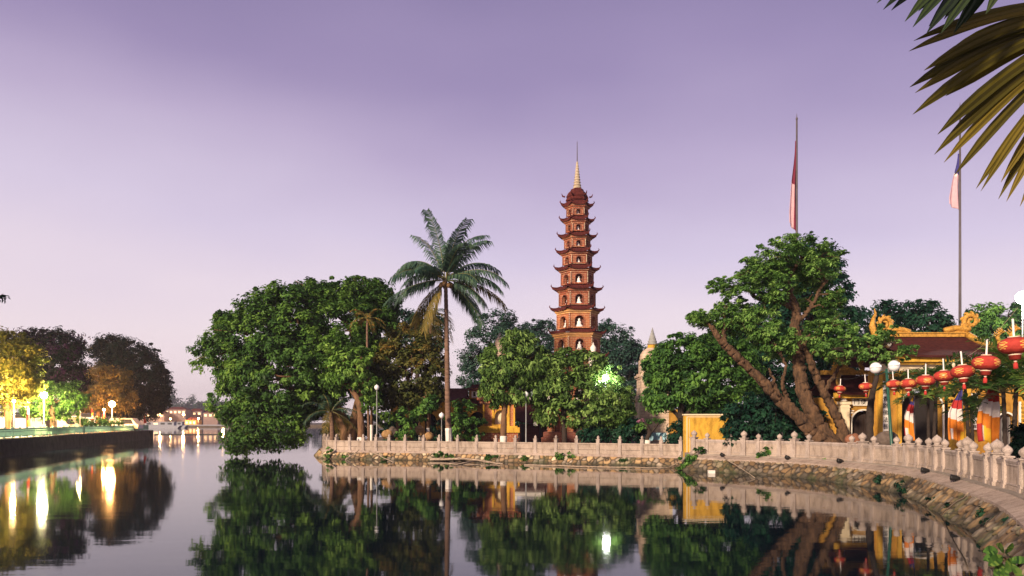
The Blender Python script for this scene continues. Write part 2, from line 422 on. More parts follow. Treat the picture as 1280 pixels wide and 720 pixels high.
def frond_mb(mb, o, az, elev, L, droop, leaf, rng, n=26, r0=0.05, hang=0.9, lw=0.05, tones=None, vshape=0.35):
    """feather palm frond: curved rachis and hanging leaflets on both sides"""
    o = Vector(o); h = Vector((cos(az), sin(az), 0)); side = Vector((-sin(az), cos(az), 0))
    pts = []
    p = o.copy(); e = elev
    steps = 14
    for i in range(steps + 1):
        pts.append(p.copy())
        p = p + (h * cos(e) + Vector((0, 0, sin(e)))) * (L / steps)
        e -= droop / steps * (0.5 + 1.0 * i / steps)
    mb.tube(pts, [r0 * (1 - 0.85 * i / steps) for i in range(steps + 1)], 5, 1)
    for i in range(n):
        t = 0.14 + 0.86 * (i + rng.random() * 0.4) / n
        k = min(steps - 1, int(t * steps)); fr = t * steps - k
        q = pts[k].lerp(pts[k + 1], fr); tan = (pts[k + 1] - pts[k]).normalized()
        ll = leaf * (0.55 + 0.6 * sin(pi * min(1, 0.15 + t * 0.8))) * (0.85 + 0.3 * rng.random())
        upv = side.cross(tan).normalized(); upv = -upv if upv.z < 0 else upv
        for sgn in (-1, 1):
            dirv = (side * sgn * (0.85 + 0.15 * rng.random()) + tan * (0.55 + 0.3 * t) + upv * vshape * rng.random()).normalized()
            a = q; b = q + dirv * ll * 0.5 + Vector((0, 0, -hang * ll * 0.10)); c = b + (dirv * 0.5 + Vector((0, 0, -hang * (0.45 + 0.3 * rng.random())))) * ll * 0.55
            w = tan * lw * (0.8 + 0.5 * rng.random())
            mb.add([a - w * .6, a + w * .6, b + w, b - w, c], [(0, 1, 2, 3), (3, 2, 4)], 0)
    return mb

def set_tone(o, rng, lo=0.0, hi=1.0):
    me = o.data; a = me.attributes.new('tone', 'FLOAT', 'FACE'); a.data.foreach_set('value', rng.uniform(lo, hi, len(me.polygons)).astype(np.float32))

# ------------------------------------------------------------------ materials
M = {}
M['bark'] = mat('bark', (0.16, 0.085, 0.045), 0.9, 0.5, 4, 0.8, 14, stretch=(1, 1, 0.35))
M['bark_old'] = mat('old bark', (0.075, 0.048, 0.032), 0.95, 0.75, 6.0, 1.0, 9, stretch=(1, 1, 0.32), col2=(0.16, 0.088, 0.047))
M['bark_dark'] = mat('dark bark', (0.035, 0.024, 0.019), 0.9, 0.4, 4, 0.8)
M['bark_palm'] = mat('palm bark', (0.17, 0.10, 0.07), 0.9, 0.45, 3, 0.7, 12, stretch=(0.6, 0.6, 3))
M['whitewash'] = mat('whitewash', (0.72, 0.66, 0.6), 0.85, 0.2, 6, 0.2)
M['leaf_big'] = leaf_mat('broad green leaves', (0.0235, 0.0595, 0.0177), (0.0808, 0.1876, 0.0371), (0.2072, 0.3559, 0.0610))
M['leaf_bright'] = leaf_mat('bright green leaves', (0.0393, 0.0904, 0.0192), (0.1336, 0.2727, 0.0471), (0.3349, 0.5225, 0.1046))
M['leaf_mid'] = leaf_mat('mid green leaves', (0.0235, 0.0679, 0.0224), (0.0827, 0.2009, 0.0429), (0.2136, 0.4068, 0.0818))
M['leaf_lit'] = leaf_mat('lit pale green leaves', (0.0335, 0.0781, 0.0200), (0.1466, 0.2635, 0.0616), (0.3657, 0.5377, 0.1536))  # bright light on these trees put into a paler leaf colour
M['leaf_orange_lit'] = leaf_mat('orange lamplit leaves', (0.05, 0.045, 0.012), (0.13, 0.095, 0.025), (0.23, 0.15, 0.04))  # orange light of the sodium lamp put into the leaf colour
M['leaf_dark'] = leaf_mat('dark green leaves', (0.008, 0.035, 0.024), (0.015, 0.063, 0.036), (0.031, 0.097, 0.046))
M['leaf_teal'] = leaf_mat('blue green leaves', (0.018, 0.052, 0.042), (0.039, 0.098, 0.072), (0.072, 0.143, 0.091))
M['leaf_rust'] = leaf_mat('rust tipped leaves', (0.0554, 0.0825, 0.0254), (0.1631, 0.1560, 0.0410), (0.4586, 0.2340, 0.0519))
M['leaf_feather'] = leaf_mat('feathery green leaves', (0.0420, 0.1076, 0.0276), (0.1390, 0.2881, 0.0616), (0.3491, 0.5531, 0.1495))
M['leaf_gold'] = leaf_mat('yellow green leaves', (0.085, 0.102, 0.017), (0.204, 0.204, 0.034), (0.340, 0.289, 0.051))
M['leaf_purple'] = leaf_mat('purple blossomed leaves', (0.006, 0.014, 0.010), (0.014, 0.022, 0.016), (0.085, 0.026, 0.085), gloss=0.05)
M['leaf_night'] = leaf_mat('blackish leaves', (0.003, 0.011, 0.010), (0.006, 0.020, 0.014), (0.011, 0.030, 0.018), gloss=0.03)
M['palm_leaf'] = leaf_mat('palm leaflets', (0.0178, 0.0497, 0.0388), (0.0401, 0.0986, 0.0633), (0.0880, 0.1562, 0.0798), 0.25, 0.5)
M['palm_yellow'] = leaf_mat('ageing palm leaflets', (0.09, 0.08, 0.02), (0.17, 0.13, 0.03), (0.26, 0.18, 0.05), 0.25)
M['palm_rib'] = mat('palm rib', (0.13, 0.12, 0.04), 0.6, 0.3)
M['areca'] = leaf_mat('areca leaflets', (0.0220, 0.0660, 0.0132), (0.0675, 0.1620, 0.0270), (0.2250, 0.3300, 0.0600), 0.3, 0.6)
M['fan_dry'] = leaf_mat('drying fan leaf', (0.045, 0.040, 0.006), (0.105, 0.083, 0.011), (0.19, 0.135, 0.018), 0.22, 0.2)
M['fan_green'] = leaf_mat('dark fan leaf', (0.01, 0.02, 0.008), (0.022, 0.04, 0.012), (0.04, 0.06, 0.015), 0.2, 0.4)
M['stone'] = stained('pink stone', (0.44, 0.355, 0.30))
M['stone2'] = stained('weathered post stone', (0.45, 0.375, 0.34))
M['coping'] = stained('coping concrete', (0.44, 0.345, 0.295))
M['rubble'] = vcol_mat('rubble stone')
M['paving'] = mat('paving', (0.26, 0.22, 0.19), 0.9, 0.3, 1.2, 0.3)
M['soil'] = mat('soil', (0.10, 0.075, 0.05), 0.95, 0.4, 0.7, 0.3)
M['ochre'] = stained('ochre plaster', (0.47, 0.245, 0.035))
M['yellow'] = stained('yellow plaster', (0.68, 0.39, 0.045))
M['cream'] = mat('cream trim', (0.68, 0.57, 0.40), 0.8, 0.15, 3)
M['white'] = mat('white plaster', (0.75, 0.70, 0.64), 0.8, 0.12, 3)
M['statue'] = mat('white marble', (0.82, 0.80, 0.78), 0.6, 0.08, 5)
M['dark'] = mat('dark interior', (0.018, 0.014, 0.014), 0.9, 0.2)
M['darkwood'] = mat('dark lacquer door', (0.03, 0.018, 0.016), 0.6, 0.4, 3, 0.1, stretch=(6, 6, 1))
M['gold'] = mat('gilded ornament', (0.48, 0.25, 0.04), 0.55, 0.6, 9, 0.8, 16)
M['roof'] = tile_mat('maroon tiles', (0.105, 0.026, 0.022))
M['roof_red'] = tile_mat('red clay tiles', (0.15, 0.032, 0.027))
M['brick'] = brick_mat('red brick', (0.33, 0.078, 0.032), (0.24, 0.052, 0.023), (0.40, 0.25, 0.15))
M['brick_orange'] = brick_mat('orange brick', (0.42, 0.13, 0.045), (0.33, 0.095, 0.035), (0.48, 0.28, 0.15))
M['brick_ochre'] = brick_mat('ochre brick', (0.60, 0.30, 0.10), (0.52, 0.25, 0.08), (0.5, 0.3, 0.15))
M['brick_dark'] = brick_mat('dark red brick', (0.22, 0.05, 0.03), (0.16, 0.04, 0.025), (0.2, 0.1, 0.07))
M['pinkstone'] = brick_mat('pale pink blocks', (0.60, 0.47, 0.36), (0.54, 0.39, 0.29), (0.42, 0.31, 0.24), 0.7)
M['spire'] = mat('aged spire stone', (0.42, 0.34, 0.24), 0.7, 0.35, 8)
M['grey'] = mat('grey stone', (0.25, 0.25, 0.25), 0.8, 0.3, 4)
M['red_cloth'] = mat('red lantern cloth', (0.40, 0.045, 0.033), 0.75, 0.3, 7, spec=0.15)
M['gold_print'] = mat('gold print', (0.62, 0.36, 0.08), 0.35, 0.15, 9)
M['lantern_trim'] = mat('pale lantern trim', (0.75, 0.55, 0.42), 0.6, 0.1)
M['tassel'] = mat('red tassel', (0.45, 0.035, 0.03), 0.8, 0.2)
M['grey_white'] = mat('greyish white paint', (0.28, 0.28, 0.32), 0.6, 0.15)
M['far_wall'] = mat('dull mauve plaster', (0.19, 0.14, 0.14), 0.9, 0.25)
M['far_ochre'] = mat('dull ochre plaster', (0.30, 0.18, 0.06), 0.9, 0.25)
M['hanger'] = mat('white hanger', (0.8, 0.76, 0.74), 0.5, 0.08)
M['cable'] = mat('dark cable', (0.03, 0.03, 0.03), 0.7, 0.2)
M['steel'] = mat('grey pole', (0.33, 0.33, 0.33), 0.45, 0.15, metallic=0.3)
M['dark_steel'] = mat('dark pole', (0.09, 0.075, 0.08), 0.5, 0.2)
M['green_pole'] = mat('green painted pole', (0.02, 0.085, 0.06), 0.4, 0.25)
M['globe'] = mat('white glass globe', (0.78, 0.77, 0.8), 0.25, 0.06, spec=0.5)
M['mint'] = mat('mint painted railing', (0.22, 0.42, 0.30), 0.6, 0.2)
M['quay'] = mat('dark quay stone', (0.075, 0.064, 0.055), 0.95, 0.5, 1.2, 0.9, 5)
M['rust_rock'] = mat('rusty boulder', (0.22, 0.09, 0.05), 0.9, 0.4, 3, 0.6)
M['tan_rock'] = mat('tan boulder', (0.36, 0.21, 0.09), 0.9, 0.4, 3, 0.6)
M['grey_rock'] = mat('dark boulder', (0.12, 0.09, 0.075), 0.9, 0.4, 3, 0.6)
M['wood'] = mat('bleached driftwood', (0.34, 0.26, 0.20), 0.9, 0.35, 5, 0.3)
M['black'] = mat('black plastic', (0.015, 0.015, 0.016), 0.45, 0.2)
M['f_blue'] = mat('blue cloth', (0.035, 0.03, 0.16), 0.8, 0.1)
M['f_yellow'] = mat('yellow cloth', (0.68, 0.38, 0.02), 0.8, 0.1)
M['f_red'] = mat('red cloth', (0.34, 0.02, 0.02), 0.8, 0.1)
M['f_white'] = mat('white cloth', (0.62, 0.55, 0.53), 0.8, 0.05)
M['f_orange'] = mat('orange cloth', (0.60, 0.18, 0.015), 0.8, 0.1)
M['f_maroon'] = mat('maroon cloth', (0.15, 0.015, 0.04), 0.8, 0.1)
M['f_pink'] = mat('faded pink cloth', (0.50, 0.32, 0.36), 0.8, 0.1)
M['blue_cloth'] = mat('pale blue cloth', (0.28, 0.46, 0.55), 0.8, 0.12)
M['lamp_warm'] = emit('warm lamp', (1.0, 0.62, 0.25), 43.80)
M['lamp_orange'] = emit('sodium lamp', (1.0, 0.50, 0.16), 65.70)
M['lamp_cool'] = emit('bright lamp', (1.0, 0.92, 0.62), 80.30)
M['lamp_white'] = emit('white floodlight', (0.95, 1.0, 0.95), 43.80)
M['shop_light'] = emit('lit shop front', (1.0, 0.72, 0.5), 1.31)
M['win_light'] = emit('lit window', (1.0, 0.62, 0.33), 1.17)

# ------------------------------------------------------------------ water, ground, air
def water_mat():
    def fn(n, l, b, nt):
        b.inputs['Base Color'].default_value = (0.003, 0.008, 0.014, 1); b.inputs['IOR'].default_value = 1.33
        b.inputs['Specular IOR Level'].default_value = 0.31
        g = n.new('ShaderNodeNewGeometry')
        t0 = n.new('ShaderNodeTexNoise'); t0.inputs['Scale'].default_value = 0.09; t0.inputs['Detail'].default_value = 3
        l.new(g.outputs['Position'], t0.inputs['Vector'])
        mr = n.new('ShaderNodeMapRange'); mr.inputs['From Min'].default_value = 0.35; mr.inputs['From Max'].default_value = 0.7
        mr.inputs['To Min'].default_value = 0.025; mr.inputs['To Max'].default_value = 0.06
        l.new(t0.outputs['Fac'], mr.inputs[0]); l.new(mr.outputs[0], b.inputs['Roughness'])
        m1 = n.new('ShaderNodeMapping'); m1.inputs['Scale'].default_value = (0.35, 1.1, 1); l.new(g.outputs['Position'], m1.inputs[0])
        t = n.new('ShaderNodeTexNoise'); t.inputs['Scale'].default_value = 0.9; t.inputs['Detail'].default_value = 3; l.new(m1.outputs[0], t.inputs['Vector'])
        bp = n.new('ShaderNodeBump'); bp.inputs['Strength'].default_value = 0.03; bp.inputs['Distance'].default_value = 0.10
        l.new(t.outputs['Fac'], bp.inputs['Height']); l.new(bp.outputs[0], b.inputs['Normal'])
    return nmat('lake water', fn)
mb = MB(); mb.grid([[(-740, -55, 0), (540, -55, 0)], [(-740, 1140, 0), (540, 1140, 0)]])
structure(build('water', mb, water_mat()))

WR = catmull([(9.6, 46.3), (13.9, 40.9), (15.05, 36.2), (15.1, 31.2), (13.2, 24.6), (11.7, 20.2), (8.9, 14.5), (6.3, 9.4), (3.6, 5.0), (2.6, 0), (2, -8)], 10)
WR = resample([Vector((p.x, p.y)) for p in [Vector((q[0], q[1], 0)) for q in WR]], 0.25)
WL = catmull([(12.5, 49.2), (10.5, 50.0), (0, 54.9), (-8, 58.3), (-12.3, 59.4), (-14.6, 61.2), (-15.8, 64.5), (-17, 70), (-18.2, 80), (-19, 100)], 10)
WL = resample([Vector((p[0], p[1])) for p in WL], 0.25)
SR, SL = 1, -1     # side towards land
# check the sides: land lies to +x of WR and +y of WL
if normals2(WR, SR)[40].x < 0: SR = -1
if normals2(WL, SL)[40].y < 0: SL = -1
G_L, G_R = 0.62, 0.93
RL = offset_line(WL, 0.62, SL)          # left balustrade line
RR = offset_line(WR, 1.32, SR)          # right balustrade line

def ground(name, line, extra, z, m):
    mb = MB(); P = [(p.x, p.y, z) for p in line] + [(x, y, z) for x, y in extra]
    n = len(P); mb.add(P + [(p[0], p[1], z - 1.5) for p in P], [tuple(range(n))] + [(i, (i + 1) % n, n + (i + 1) % n, n + i) for i in range(n)])
    return structure(build(name, mb, m))
ground('ground', offset_line(WL, 0.5, SL), [(-19, 160), (120, 160), (120, 49.8)], G_L, M['soil'])
ground('forecourt_paving', offset_line(WR, 1.0, SR), [(90, -8), (90, 64), (11.8, 64)], G_R, M['paving'])

# ------------------------------------------------------------------ rubble retaining walls
def rubble_wall(name, label, line, side, ztop, top_off, seed, cell=0.36, dark=1.0, gap_shade=()):
    rng = np.random.default_rng(seed)
    P = resample(line, 0.04); N = normals2(P, side)
    S = np.arange(len(P)) * 0.04
    H = int((ztop + 0.25) / 0.036); Z = np.linspace(-0.25, ztop, H)
    s, z = np.meshgrid(S, Z, indexing='ij')
    cs, cz = cell, cell * 0.72
    gi = np.floor(s / cs).astype(int); gj = np.floor(z / cz).astype(int) + 4
    nI, nJ = gi.max() + 3, gj.max() + 4
    jx = rng.random((nI, nJ)); jz = rng.random((nI, nJ)); cidx = rng.random((nI, nJ)); bri = 0.45 + 0.85 * rng.random((nI, nJ)); wgt = rng.random((nI, nJ))
    d1 = np.full(s.shape, 9.); d2 = np.full(s.shape, 9.); own = np.zeros(s.shape); ob = np.ones(s.shape)
    for a in (-1, 0, 1):
        for b in (-1, 0, 1):
            ii = np.clip(gi + a, 0, nI - 1); jj = np.clip(gj + b, 0, nJ - 1)
            dx = s - (ii + 0.05 + 0.9 * jx[ii, jj]) * cs; dz = z - (jj - 4 + 0.05 + 0.9 * jz[ii, jj]) * cz
            dd = np.sqrt(dx ** 2 + (dz * 1.2) ** 2) / (0.72 + 0.56 * wgt[ii, jj])
            new = dd < d1
            d2 = np.where(new, d1, np.minimum(d2, dd)); own = np.where(new, cidx[ii, jj], own); ob = np.where(new, bri[ii, jj], ob); d1 = np.where(new, dd, d1)
    edge = np.clip((d2 - d1) / (cell * 0.30), 0, 1)
    disp = 0.15 * edge ** 0.6 * (0.35 + ob * 0.65) + 0.012 * rng.random(s.shape)
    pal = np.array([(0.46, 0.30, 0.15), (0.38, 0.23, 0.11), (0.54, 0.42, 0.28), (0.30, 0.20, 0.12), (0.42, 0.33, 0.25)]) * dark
    k = np.clip((own * 5).astype(int), 0, 4); col = pal[k] * ob[..., None]
    joint = np.clip(edge * 1.5 - 0.30, 0, 1)[..., None]
    col = col * joint + np.array((0.045, 0.032, 0.022)) * dark * (1 - joint)
    # damp, mossy foot of the wall
    moss = np.clip(1.0 - (z - 0.03 - 0.05 * np.sin(s * 1.7) - 0.04 * np.sin(s * 5.1)) / 0.2, 0, 1)[..., None]
    col = col * (1 - moss * 0.75) + np.array((0.03, 0.028, 0.014)) * moss * 0.75
    patch = (np.sin(s * 0.9 + seed) + np.sin(s * 2.3 + z * 3) > 1.1)[..., None] * rng.random(s.shape)[..., None]
    col = col * (1 - 0.55 * patch) + np.array((0.05, 0.075, 0.02)) * 0.55 * patch
    for gx_ in gap_shade:  # shade at steps of the wall darkened into the stone colour, slightly recessed
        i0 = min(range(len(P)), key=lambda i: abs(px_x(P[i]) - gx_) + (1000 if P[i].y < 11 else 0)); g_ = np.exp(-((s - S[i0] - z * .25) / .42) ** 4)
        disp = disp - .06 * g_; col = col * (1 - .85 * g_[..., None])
    Pn = np.array([(p.x, p.y) for p in P]); Nn = np.array([(n.x, n.y) for n in N])
    off = (z / ztop) * top_off - disp
    X = Pn[:, None, 0] + Nn[:, None, 0] * off; Y = Pn[:, None, 1] + Nn[:, None, 1] * off
    mb = MB(); mb.grid([[(X[i, j], Y[i, j], Z[j]) for j in range(H)] for i in range(len(P))], flip=side > 0)
    o = build(name, mb, M['rubble'], None, True)
    a = o.data.attributes.new('col', 'FLOAT_COLOR', 'POINT')
    rgba = np.ones((len(P) * H, 4)); rgba[:, :3] = col.reshape(-1, 3); a.data.foreach_set('color', rgba.reshape(-1).astype(np.float32))
    return tag(o, label, 'retaining wall')

rubble_wall('rubble_retaining_wall', 'golden rubble stone wall dropping to the water under the straight far balustrade', WL, SL, 0.50, 0.42, 3)
rubble_wall('rubble_retaining_wall', 'taller brown rubble stone wall under the curved balustrade with round knobs', WR, SR, 0.66, 0.62, 5, cell=0.34, dark=0.50, gap_shade=(1124, 1219))
mb = MB(); sweep(mb, WR, SR, [(0.50, 0.60), (0.50, 0.72), (1.16, 0.93), (1.16, 0.60)], closed=True)
tag(build('sloped_coping', mb, M['coping']), 'sloping pinkish concrete coping along the top of the curved stone wall', 'coping')
mb = MB(); sweep(mb, WL, SL, [(0.36, 0.44), (0.36, 0.53), (0.47, 0.64), (0.80, 0.64), (0.80, 0.44)], closed=True)
tag(build('flat_coping', mb, M['coping']), 'narrow pale coping on the rubble wall under the straight far balustrade', 'coping')

# ------------------------------------------------------------------ balustrades
def arc(P):
    a = [0.0]
    for p, q in zip(P, P[1:]): a.append(a[-1] + (q - p).length)
    return a
def s_at_px(P, A, x, lo=0, hi=None):
    hi = hi or len(P) - 1; best = min(range(lo, hi), key=lambda i: abs(px_x(P[i]) - x)); return A[best]
def p_at(P, A, s):
    i = max(0, min(len(P) - 2, int(np.searchsorted(A, s)) - 1)); t = (s - A[i]) / max(1e-6, A[i + 1] - A[i])
    p = P[i].lerp(P[i + 1], t); d = (P[i + 1] - P[i]).normalized(); return p, atan2(d.y, d.x)
def sub_line(P, A, s0, s1):
    return [p_at(P, A, s0)[0]] + [p for p, a in zip(P, A) if s0 + .02 < a < s1 - .02] + [p_at(P, A, s1)[0]]

def post_proto(w, h, fin, par):
    mb = MB(); mb.box((0, 0, h / 2), (w, w, h)); mb.box((0, 0, h + 0.02), (w * 1.28, w * 1.28, 0.045)); mb.box((0, 0, 0.06), (w * 1.2, w * 1.2, 0.12))
    for s in (-1, 1): mb.box((0, s * (w / 2 + 0.008), h * 0.55), (w * 0.55, 0.016, h * 0.6))
    p = build('post', mb, M['stone2'], par)
    mb = MB(); mb.lathe(fin, (0, 0, h + 0.04), 12); f = build('finial', mb, M['stone2'], p, True)
    return p, f
def place_post(proto, par, x, y, z, rz):
    p = proto[0].copy(); COL.objects.link(p); p.parent = par; p.location = (x, y, z + random.uniform(-.012, .012)); p.rotation_euler = (random.uniform(-.014, .014), random.uniform(-.014, .014), rz + random.uniform(-.03, .03))
    f = proto[1].copy(); COL.objects.link(f); f.parent = p; f.location = (0, 0, 0)
KNOB = [(0.07, 0), (0.10, 0.02), (0.075, 0.05), (0.12, 0.09), (0.145, 0.15), (0.13, 0.21), (0.08, 0.26), (0.03, 0.295), (0.012, 0.32)]
BUD = [(0.075, 0), (0.095, 0.02), (0.07, 0.045), (0.098, 0.09), (0.092, 0.14), (0.06, 0.19), (0.025, 0.23), (0.01, 0.25)]

bal_r = thing('stone_balustrade', 'curved pinkish stone balustrade with round knobbed posts sweeping towards the right foreground', 'balustrade')
AR = arc(RR)
protoB = post_proto(0.31, 0.93, [(r * 1.3, z * 1.25) for r, z in KNOB], bal_r)
protoS = post_proto(0.24, 0.87, KNOB, bal_r)
groups_px = [870, 993, 1077, 1134, 1172, 1209, 1247]
imax = next(i for i, p in enumerate(RR) if p.y < 12.5)
gs = [s_at_px(RR, AR, x, 0, imax) for x in groups_px]
gs[0] = 0.15
gs.insert(1, 0.5 * (gs[0] + gs[1]) + 0.1)
while gs[-1] < AR[-1] - 12: gs.append(gs[-1] + 3.5)
posts = []
for g in gs: posts += [(g - 0.92, 0), (g, 1), (g + 0.92, 0)]
posts = [q for q in posts if q[0] > 0.05]
first = {0: True, 1: True}
for s, big in posts:
    p, rz = p_at(RR, AR, s); pr = protoB if big else protoS
    if first[big]: first[big] = False; pr[0].location = (p.x, p.y, G_R); pr[0].rotation_euler = (0, 0, rz)
    else: place_post(pr, bal_r, p.x, p.y, G_R, rz)
for (a, _), (b, _) in zip(posts, posts[1:]):
    ln = sub_line(RR, AR, a + 0.1, b - 0.1)
    mb = MB(); sweep(mb, ln, SR, [(-0.04, 1.04), (-0.04, 1.66), (0.04, 1.66), (0.04, 1.04)], closed=True); pn = build('panel', mb, M['stone'], bal_r)
    if b - a > .5:
        mb = MB(); l2 = sub_line(RR, AR, a + .16, b - .16)
        for z0, z1 in ((1.06, 1.10), (1.60, 1.645)): 
            mb = MB(); sweep(mb, l2, SR, [(-.065, z0), (-.065, z1), (.065, z1), (.065, z0)], closed=True); build('panel_rim', mb, M['stone2'], pn)
    mb = MB(); sweep(mb, ln, SR, [(-0.07, 1.655), (-0.085, 1.72), (-0.04, 1.77), (0.04, 1.77), (0.085, 1.72), (0.07, 1.655)], closed=True)
    build('top_rail', mb, M['stone2'], bal_r)
mb = MB(); sweep(mb, sub_line(RR, AR, 0, posts[-1][0]), SR, [(-0.10, 0.925), (-0.10, 1.04), (0.10, 1.04), (0.10, 0.925)], closed=True)
build('base_rail', mb, M['stone'], bal_r)

bal_l = thing('stone_balustrade', 'long straight pale stone balustrade with pointed bud posts on the far bank', 'balustrade')
AL = arc(RL)
protoL = post_proto(0.22, 0.98, BUD, bal_l)
left_px = [853, 828, 802, 775, 748, 722, 695, 670, 645, 621, 597, 574, 551, 529, 508, 488, 470, 453, 437]
sl = [s_at_px(RL, AL, x, 0, int(len(RL) * 0.5)) for x in left_px]
while sl[-1] < sl[0] + 48: sl.append(sl[-1] + 1.35)
for i, s in enumerate(sl):
    p, rz = p_at(RL, AL, s)
    if i == 0: protoL[0].location = (p.x, p.y, G_L); protoL[0].rotation_euler = (0, 0, rz)
    else: place_post(protoL, bal_l, p.x, p.y, G_L, rz)
for a, b in zip(sl, sl[1:]):
    ln = sub_line(RL, AL, a + 0.09, b - 0.09)
    mb = MB(); sweep(mb, ln, SL, [(-0.05, 0.645), (-0.05, 0.92), (0.05, 0.92), (0.05, 0.645)], closed=True)
    sweep(mb, ln, SL, [(-0.035, 0.94), (-0.035, 1.29), (0.035, 1.29), (0.035, 0.94)], closed=True); build('panel', mb, M['stone'], bal_l)
    mb = MB(); sweep(mb, ln, SL, [(-0.08, 1.29), (-0.08, 1.38), (0.08, 1.38), (0.08, 1.29)], closed=True); build('top_rail', mb, M['stone'], bal_l)

# ------------------------------------------------------------------ building helpers
def arch_pts(cx, w, zs, n=14, k=1.0):
    return [(cx + w / 2 * cos(pi - pi * i / n), zs + w / 2 * k * sin(pi * i / n)) for i in range(n + 1)]
def arch_wall(mb, x0, x1, z0, z1, openings, y, th, mi=0, fn=None):
    """wall in the xz plane with arched openings (cx, w, zfoot, zspring); thickness towards +y"""
    xs = {x0, x1}
    for cx, w, zf, zs in openings: xs |= {round(p[0], 5) for p in arch_pts(cx, w, zs)}
    xs = sorted(xs); 
    def op(x):
        for o in openings:
            if abs(x - o[0]) < o[1] / 2 - 1e-4: return o
    V = []; 
    def q(a, b, c, d):
        pts = [a, b, c, d]; mb.add([fn(*p) if fn else p for p in pts], [(0, 1, 2, 3)], mi)
    def h(o, x): return o[3] + sqrt(max(0, (o[1] / 2) ** 2 - (x - o[0]) ** 2))
    for a, b in zip(xs, xs[1:]):
        o = op((a + b) / 2)
        lo = [(z0, z0)] if not o else [(h(o, a), h(o, b))]
        for (la, lb) in lo:
            for yy, rev in ((y, False), (y + th, True)):
                P = [(a, yy, la), (b, yy, lb), (b, yy, z1), (a, yy, z1)]
                q(*(P[::-1] if rev else P))
            q((a, y, la), (a, y + th, la), (b, y + th, lb), (b, y, lb))
            q((a, y, z1), (b, y, z1), (b, y + th, z1), (a, y + th, z1))
        if o and o[2] > z0 + 1e-4:
            for yy, rev in ((y, False), (y + th, True)):
                P = [(a, yy, z0), (b, yy, z0), (b, yy, o[2]), (a, yy, o[2])]; q(*(P[::-1] if rev else P))
            q((a, y, o[2]), (b, y, o[2]), (b, y + th, o[2]), (a, y + th, o[2]))
    for x in (x0, x1): q((x, y, z0), (x, y + th, z0), (x, y + th, z1), (x, y, z1))
    for o in openings:
        for sx in (-1, 1):
            x = o[0] + sx * o[1] / 2; q((x, y, o[2]), (x, y + th, o[2]), (x, y + th, o[3]), (x, y, o[3]))
    return mb
def arch_trim(mb, cx, w, zf, zs, y, t=0.07, mi=0, fn=None):
    inner = [(cx - w / 2, zf)] + arch_pts(cx, w, zs, 16) + [(cx + w / 2, zf)]
    outer = [(cx - w / 2 - t, zf)] + [(cx + (x - cx) * (w / 2 + t) / (w / 2), zs + (z - zs) * (w / 2 + t) / (w / 2)) for x, z in arch_pts(cx, w, zs, 16)] + [(cx + w / 2 + t, zf)]
    rows = []
    for (a, b), (c, d) in zip(inner, outer):
        r = [(a, y + 0.03, b), (a, y - 0.05, b), (c, y - 0.05, d), (c, y + 0.03, d)]
        rows.append([fn(*p) if fn else p for p in r])
    mb.grid(rows, mi, closed=True); return mb
def scroll(mb, c, r, sgn, y, turns=1.6, tube=0.12, start=-pi / 2, mi=0):
    pts = []; n = 40
    for i in range(n + 1):
        t = i / n; a = start + sgn * t * turns * 2 * pi; rr = r * (1 - 0.82 * t)
        pts.append((c[0] + rr * cos(a), y, c[1] + rr * sin(a)))
    mb.tube(pts, [tube * (1 - 0.45 * i / n) for i in range(n + 1)], 8, mi, sq=1.0)
    for i in range(0, 20, 3):       # curling flames on the outside of the scroll
        p = Vector(pts[i]); d = (p - Vector((c[0], y, c[1]))).normalized()
        tn = Vector((-d.z, 0, d.x)) * sgn; mb.tube([p, p + d * tube * 1.0 - tn * tube * .3, p + d * tube * 1.35 - tn * tube * 1.0, p + d * tube * .9 - tn * tube * 1.5], [tube * 0.75, tube * 0.55, tube * .34, tube * .12], 6, mi)
def flame_creature(mb, p, h, sgn, y):
    """small rearing dragon ornament"""
    x, z = p; P = [(x, y, z), (x + sgn * h * .18, y, z + h * .2), (x - sgn * h * .02, y, z + h * .45), (x + sgn * h * .14, y, z + h * .72), (x + sgn * h * .34, y, z + h * .86)]
    cp = catmull(P, 4); n = len(cp); mb.tube(cp, [h * (.15 - .07 * i / n) for i in range(n)], 7)
    for i in range(2, n, 2):
        q = cp[i]; mb.tube([q, q + Vector((-sgn * h * .2, 0, h * .13)), q + Vector((-sgn * h * .27, 0, h * .26))], [h * .07, h * .05, .008], 5)
    q = cp[-1]; mb.tube([q, q + Vector((sgn * h * .2, 0, -h * .03))], [h * .10, h * .04], 6)
    mb.tube([q, q + Vector((-sgn * h * .12, 0, h * .26))], [h * .05, .01], 5)
def sag_roof(mb, x0, x1, y0, z0, y1, z1, sag=0.35, up=0.0, th=0.12, hip0=0.0, hip1=0.0, nx=24, ny=8, mi=0):
    """one roof slope from eave (y0,z0) to ridge (y1,z1), sagging, with corners lifted; hip: how far the ridge end is drawn in"""
    T = []; B = []
    for i in range(nx + 1):
        u = i / nx; rt = []; rb = []
        for j in range(ny + 1):
            v = j / ny; xa = x0 + hip0 * v; xb = x1 - hip1 * v
            x = xa + (xb - xa) * u; y = y0 + (y1 - y0) * v
            z = z0 + (z1 - z0) * v - sag * sin(pi * v) + up * (abs(2 * u - 1) ** 4) * (1 - v) ** 2
            rt.append((x, y, z)); rb.append((x, y + 0.02, z - th))
        T.append(rt); B.append(rb)
    mb.grid(T, mi); mb.grid(B, mi, True)
    for r in (0, nx): mb.grid([T[r], B[r]], mi)
    mb.grid([[t[0] for t in T], [b[0] for b in B]], mi); mb.grid([[t[-1] for t in T], [b[-1] for b in B]], mi)
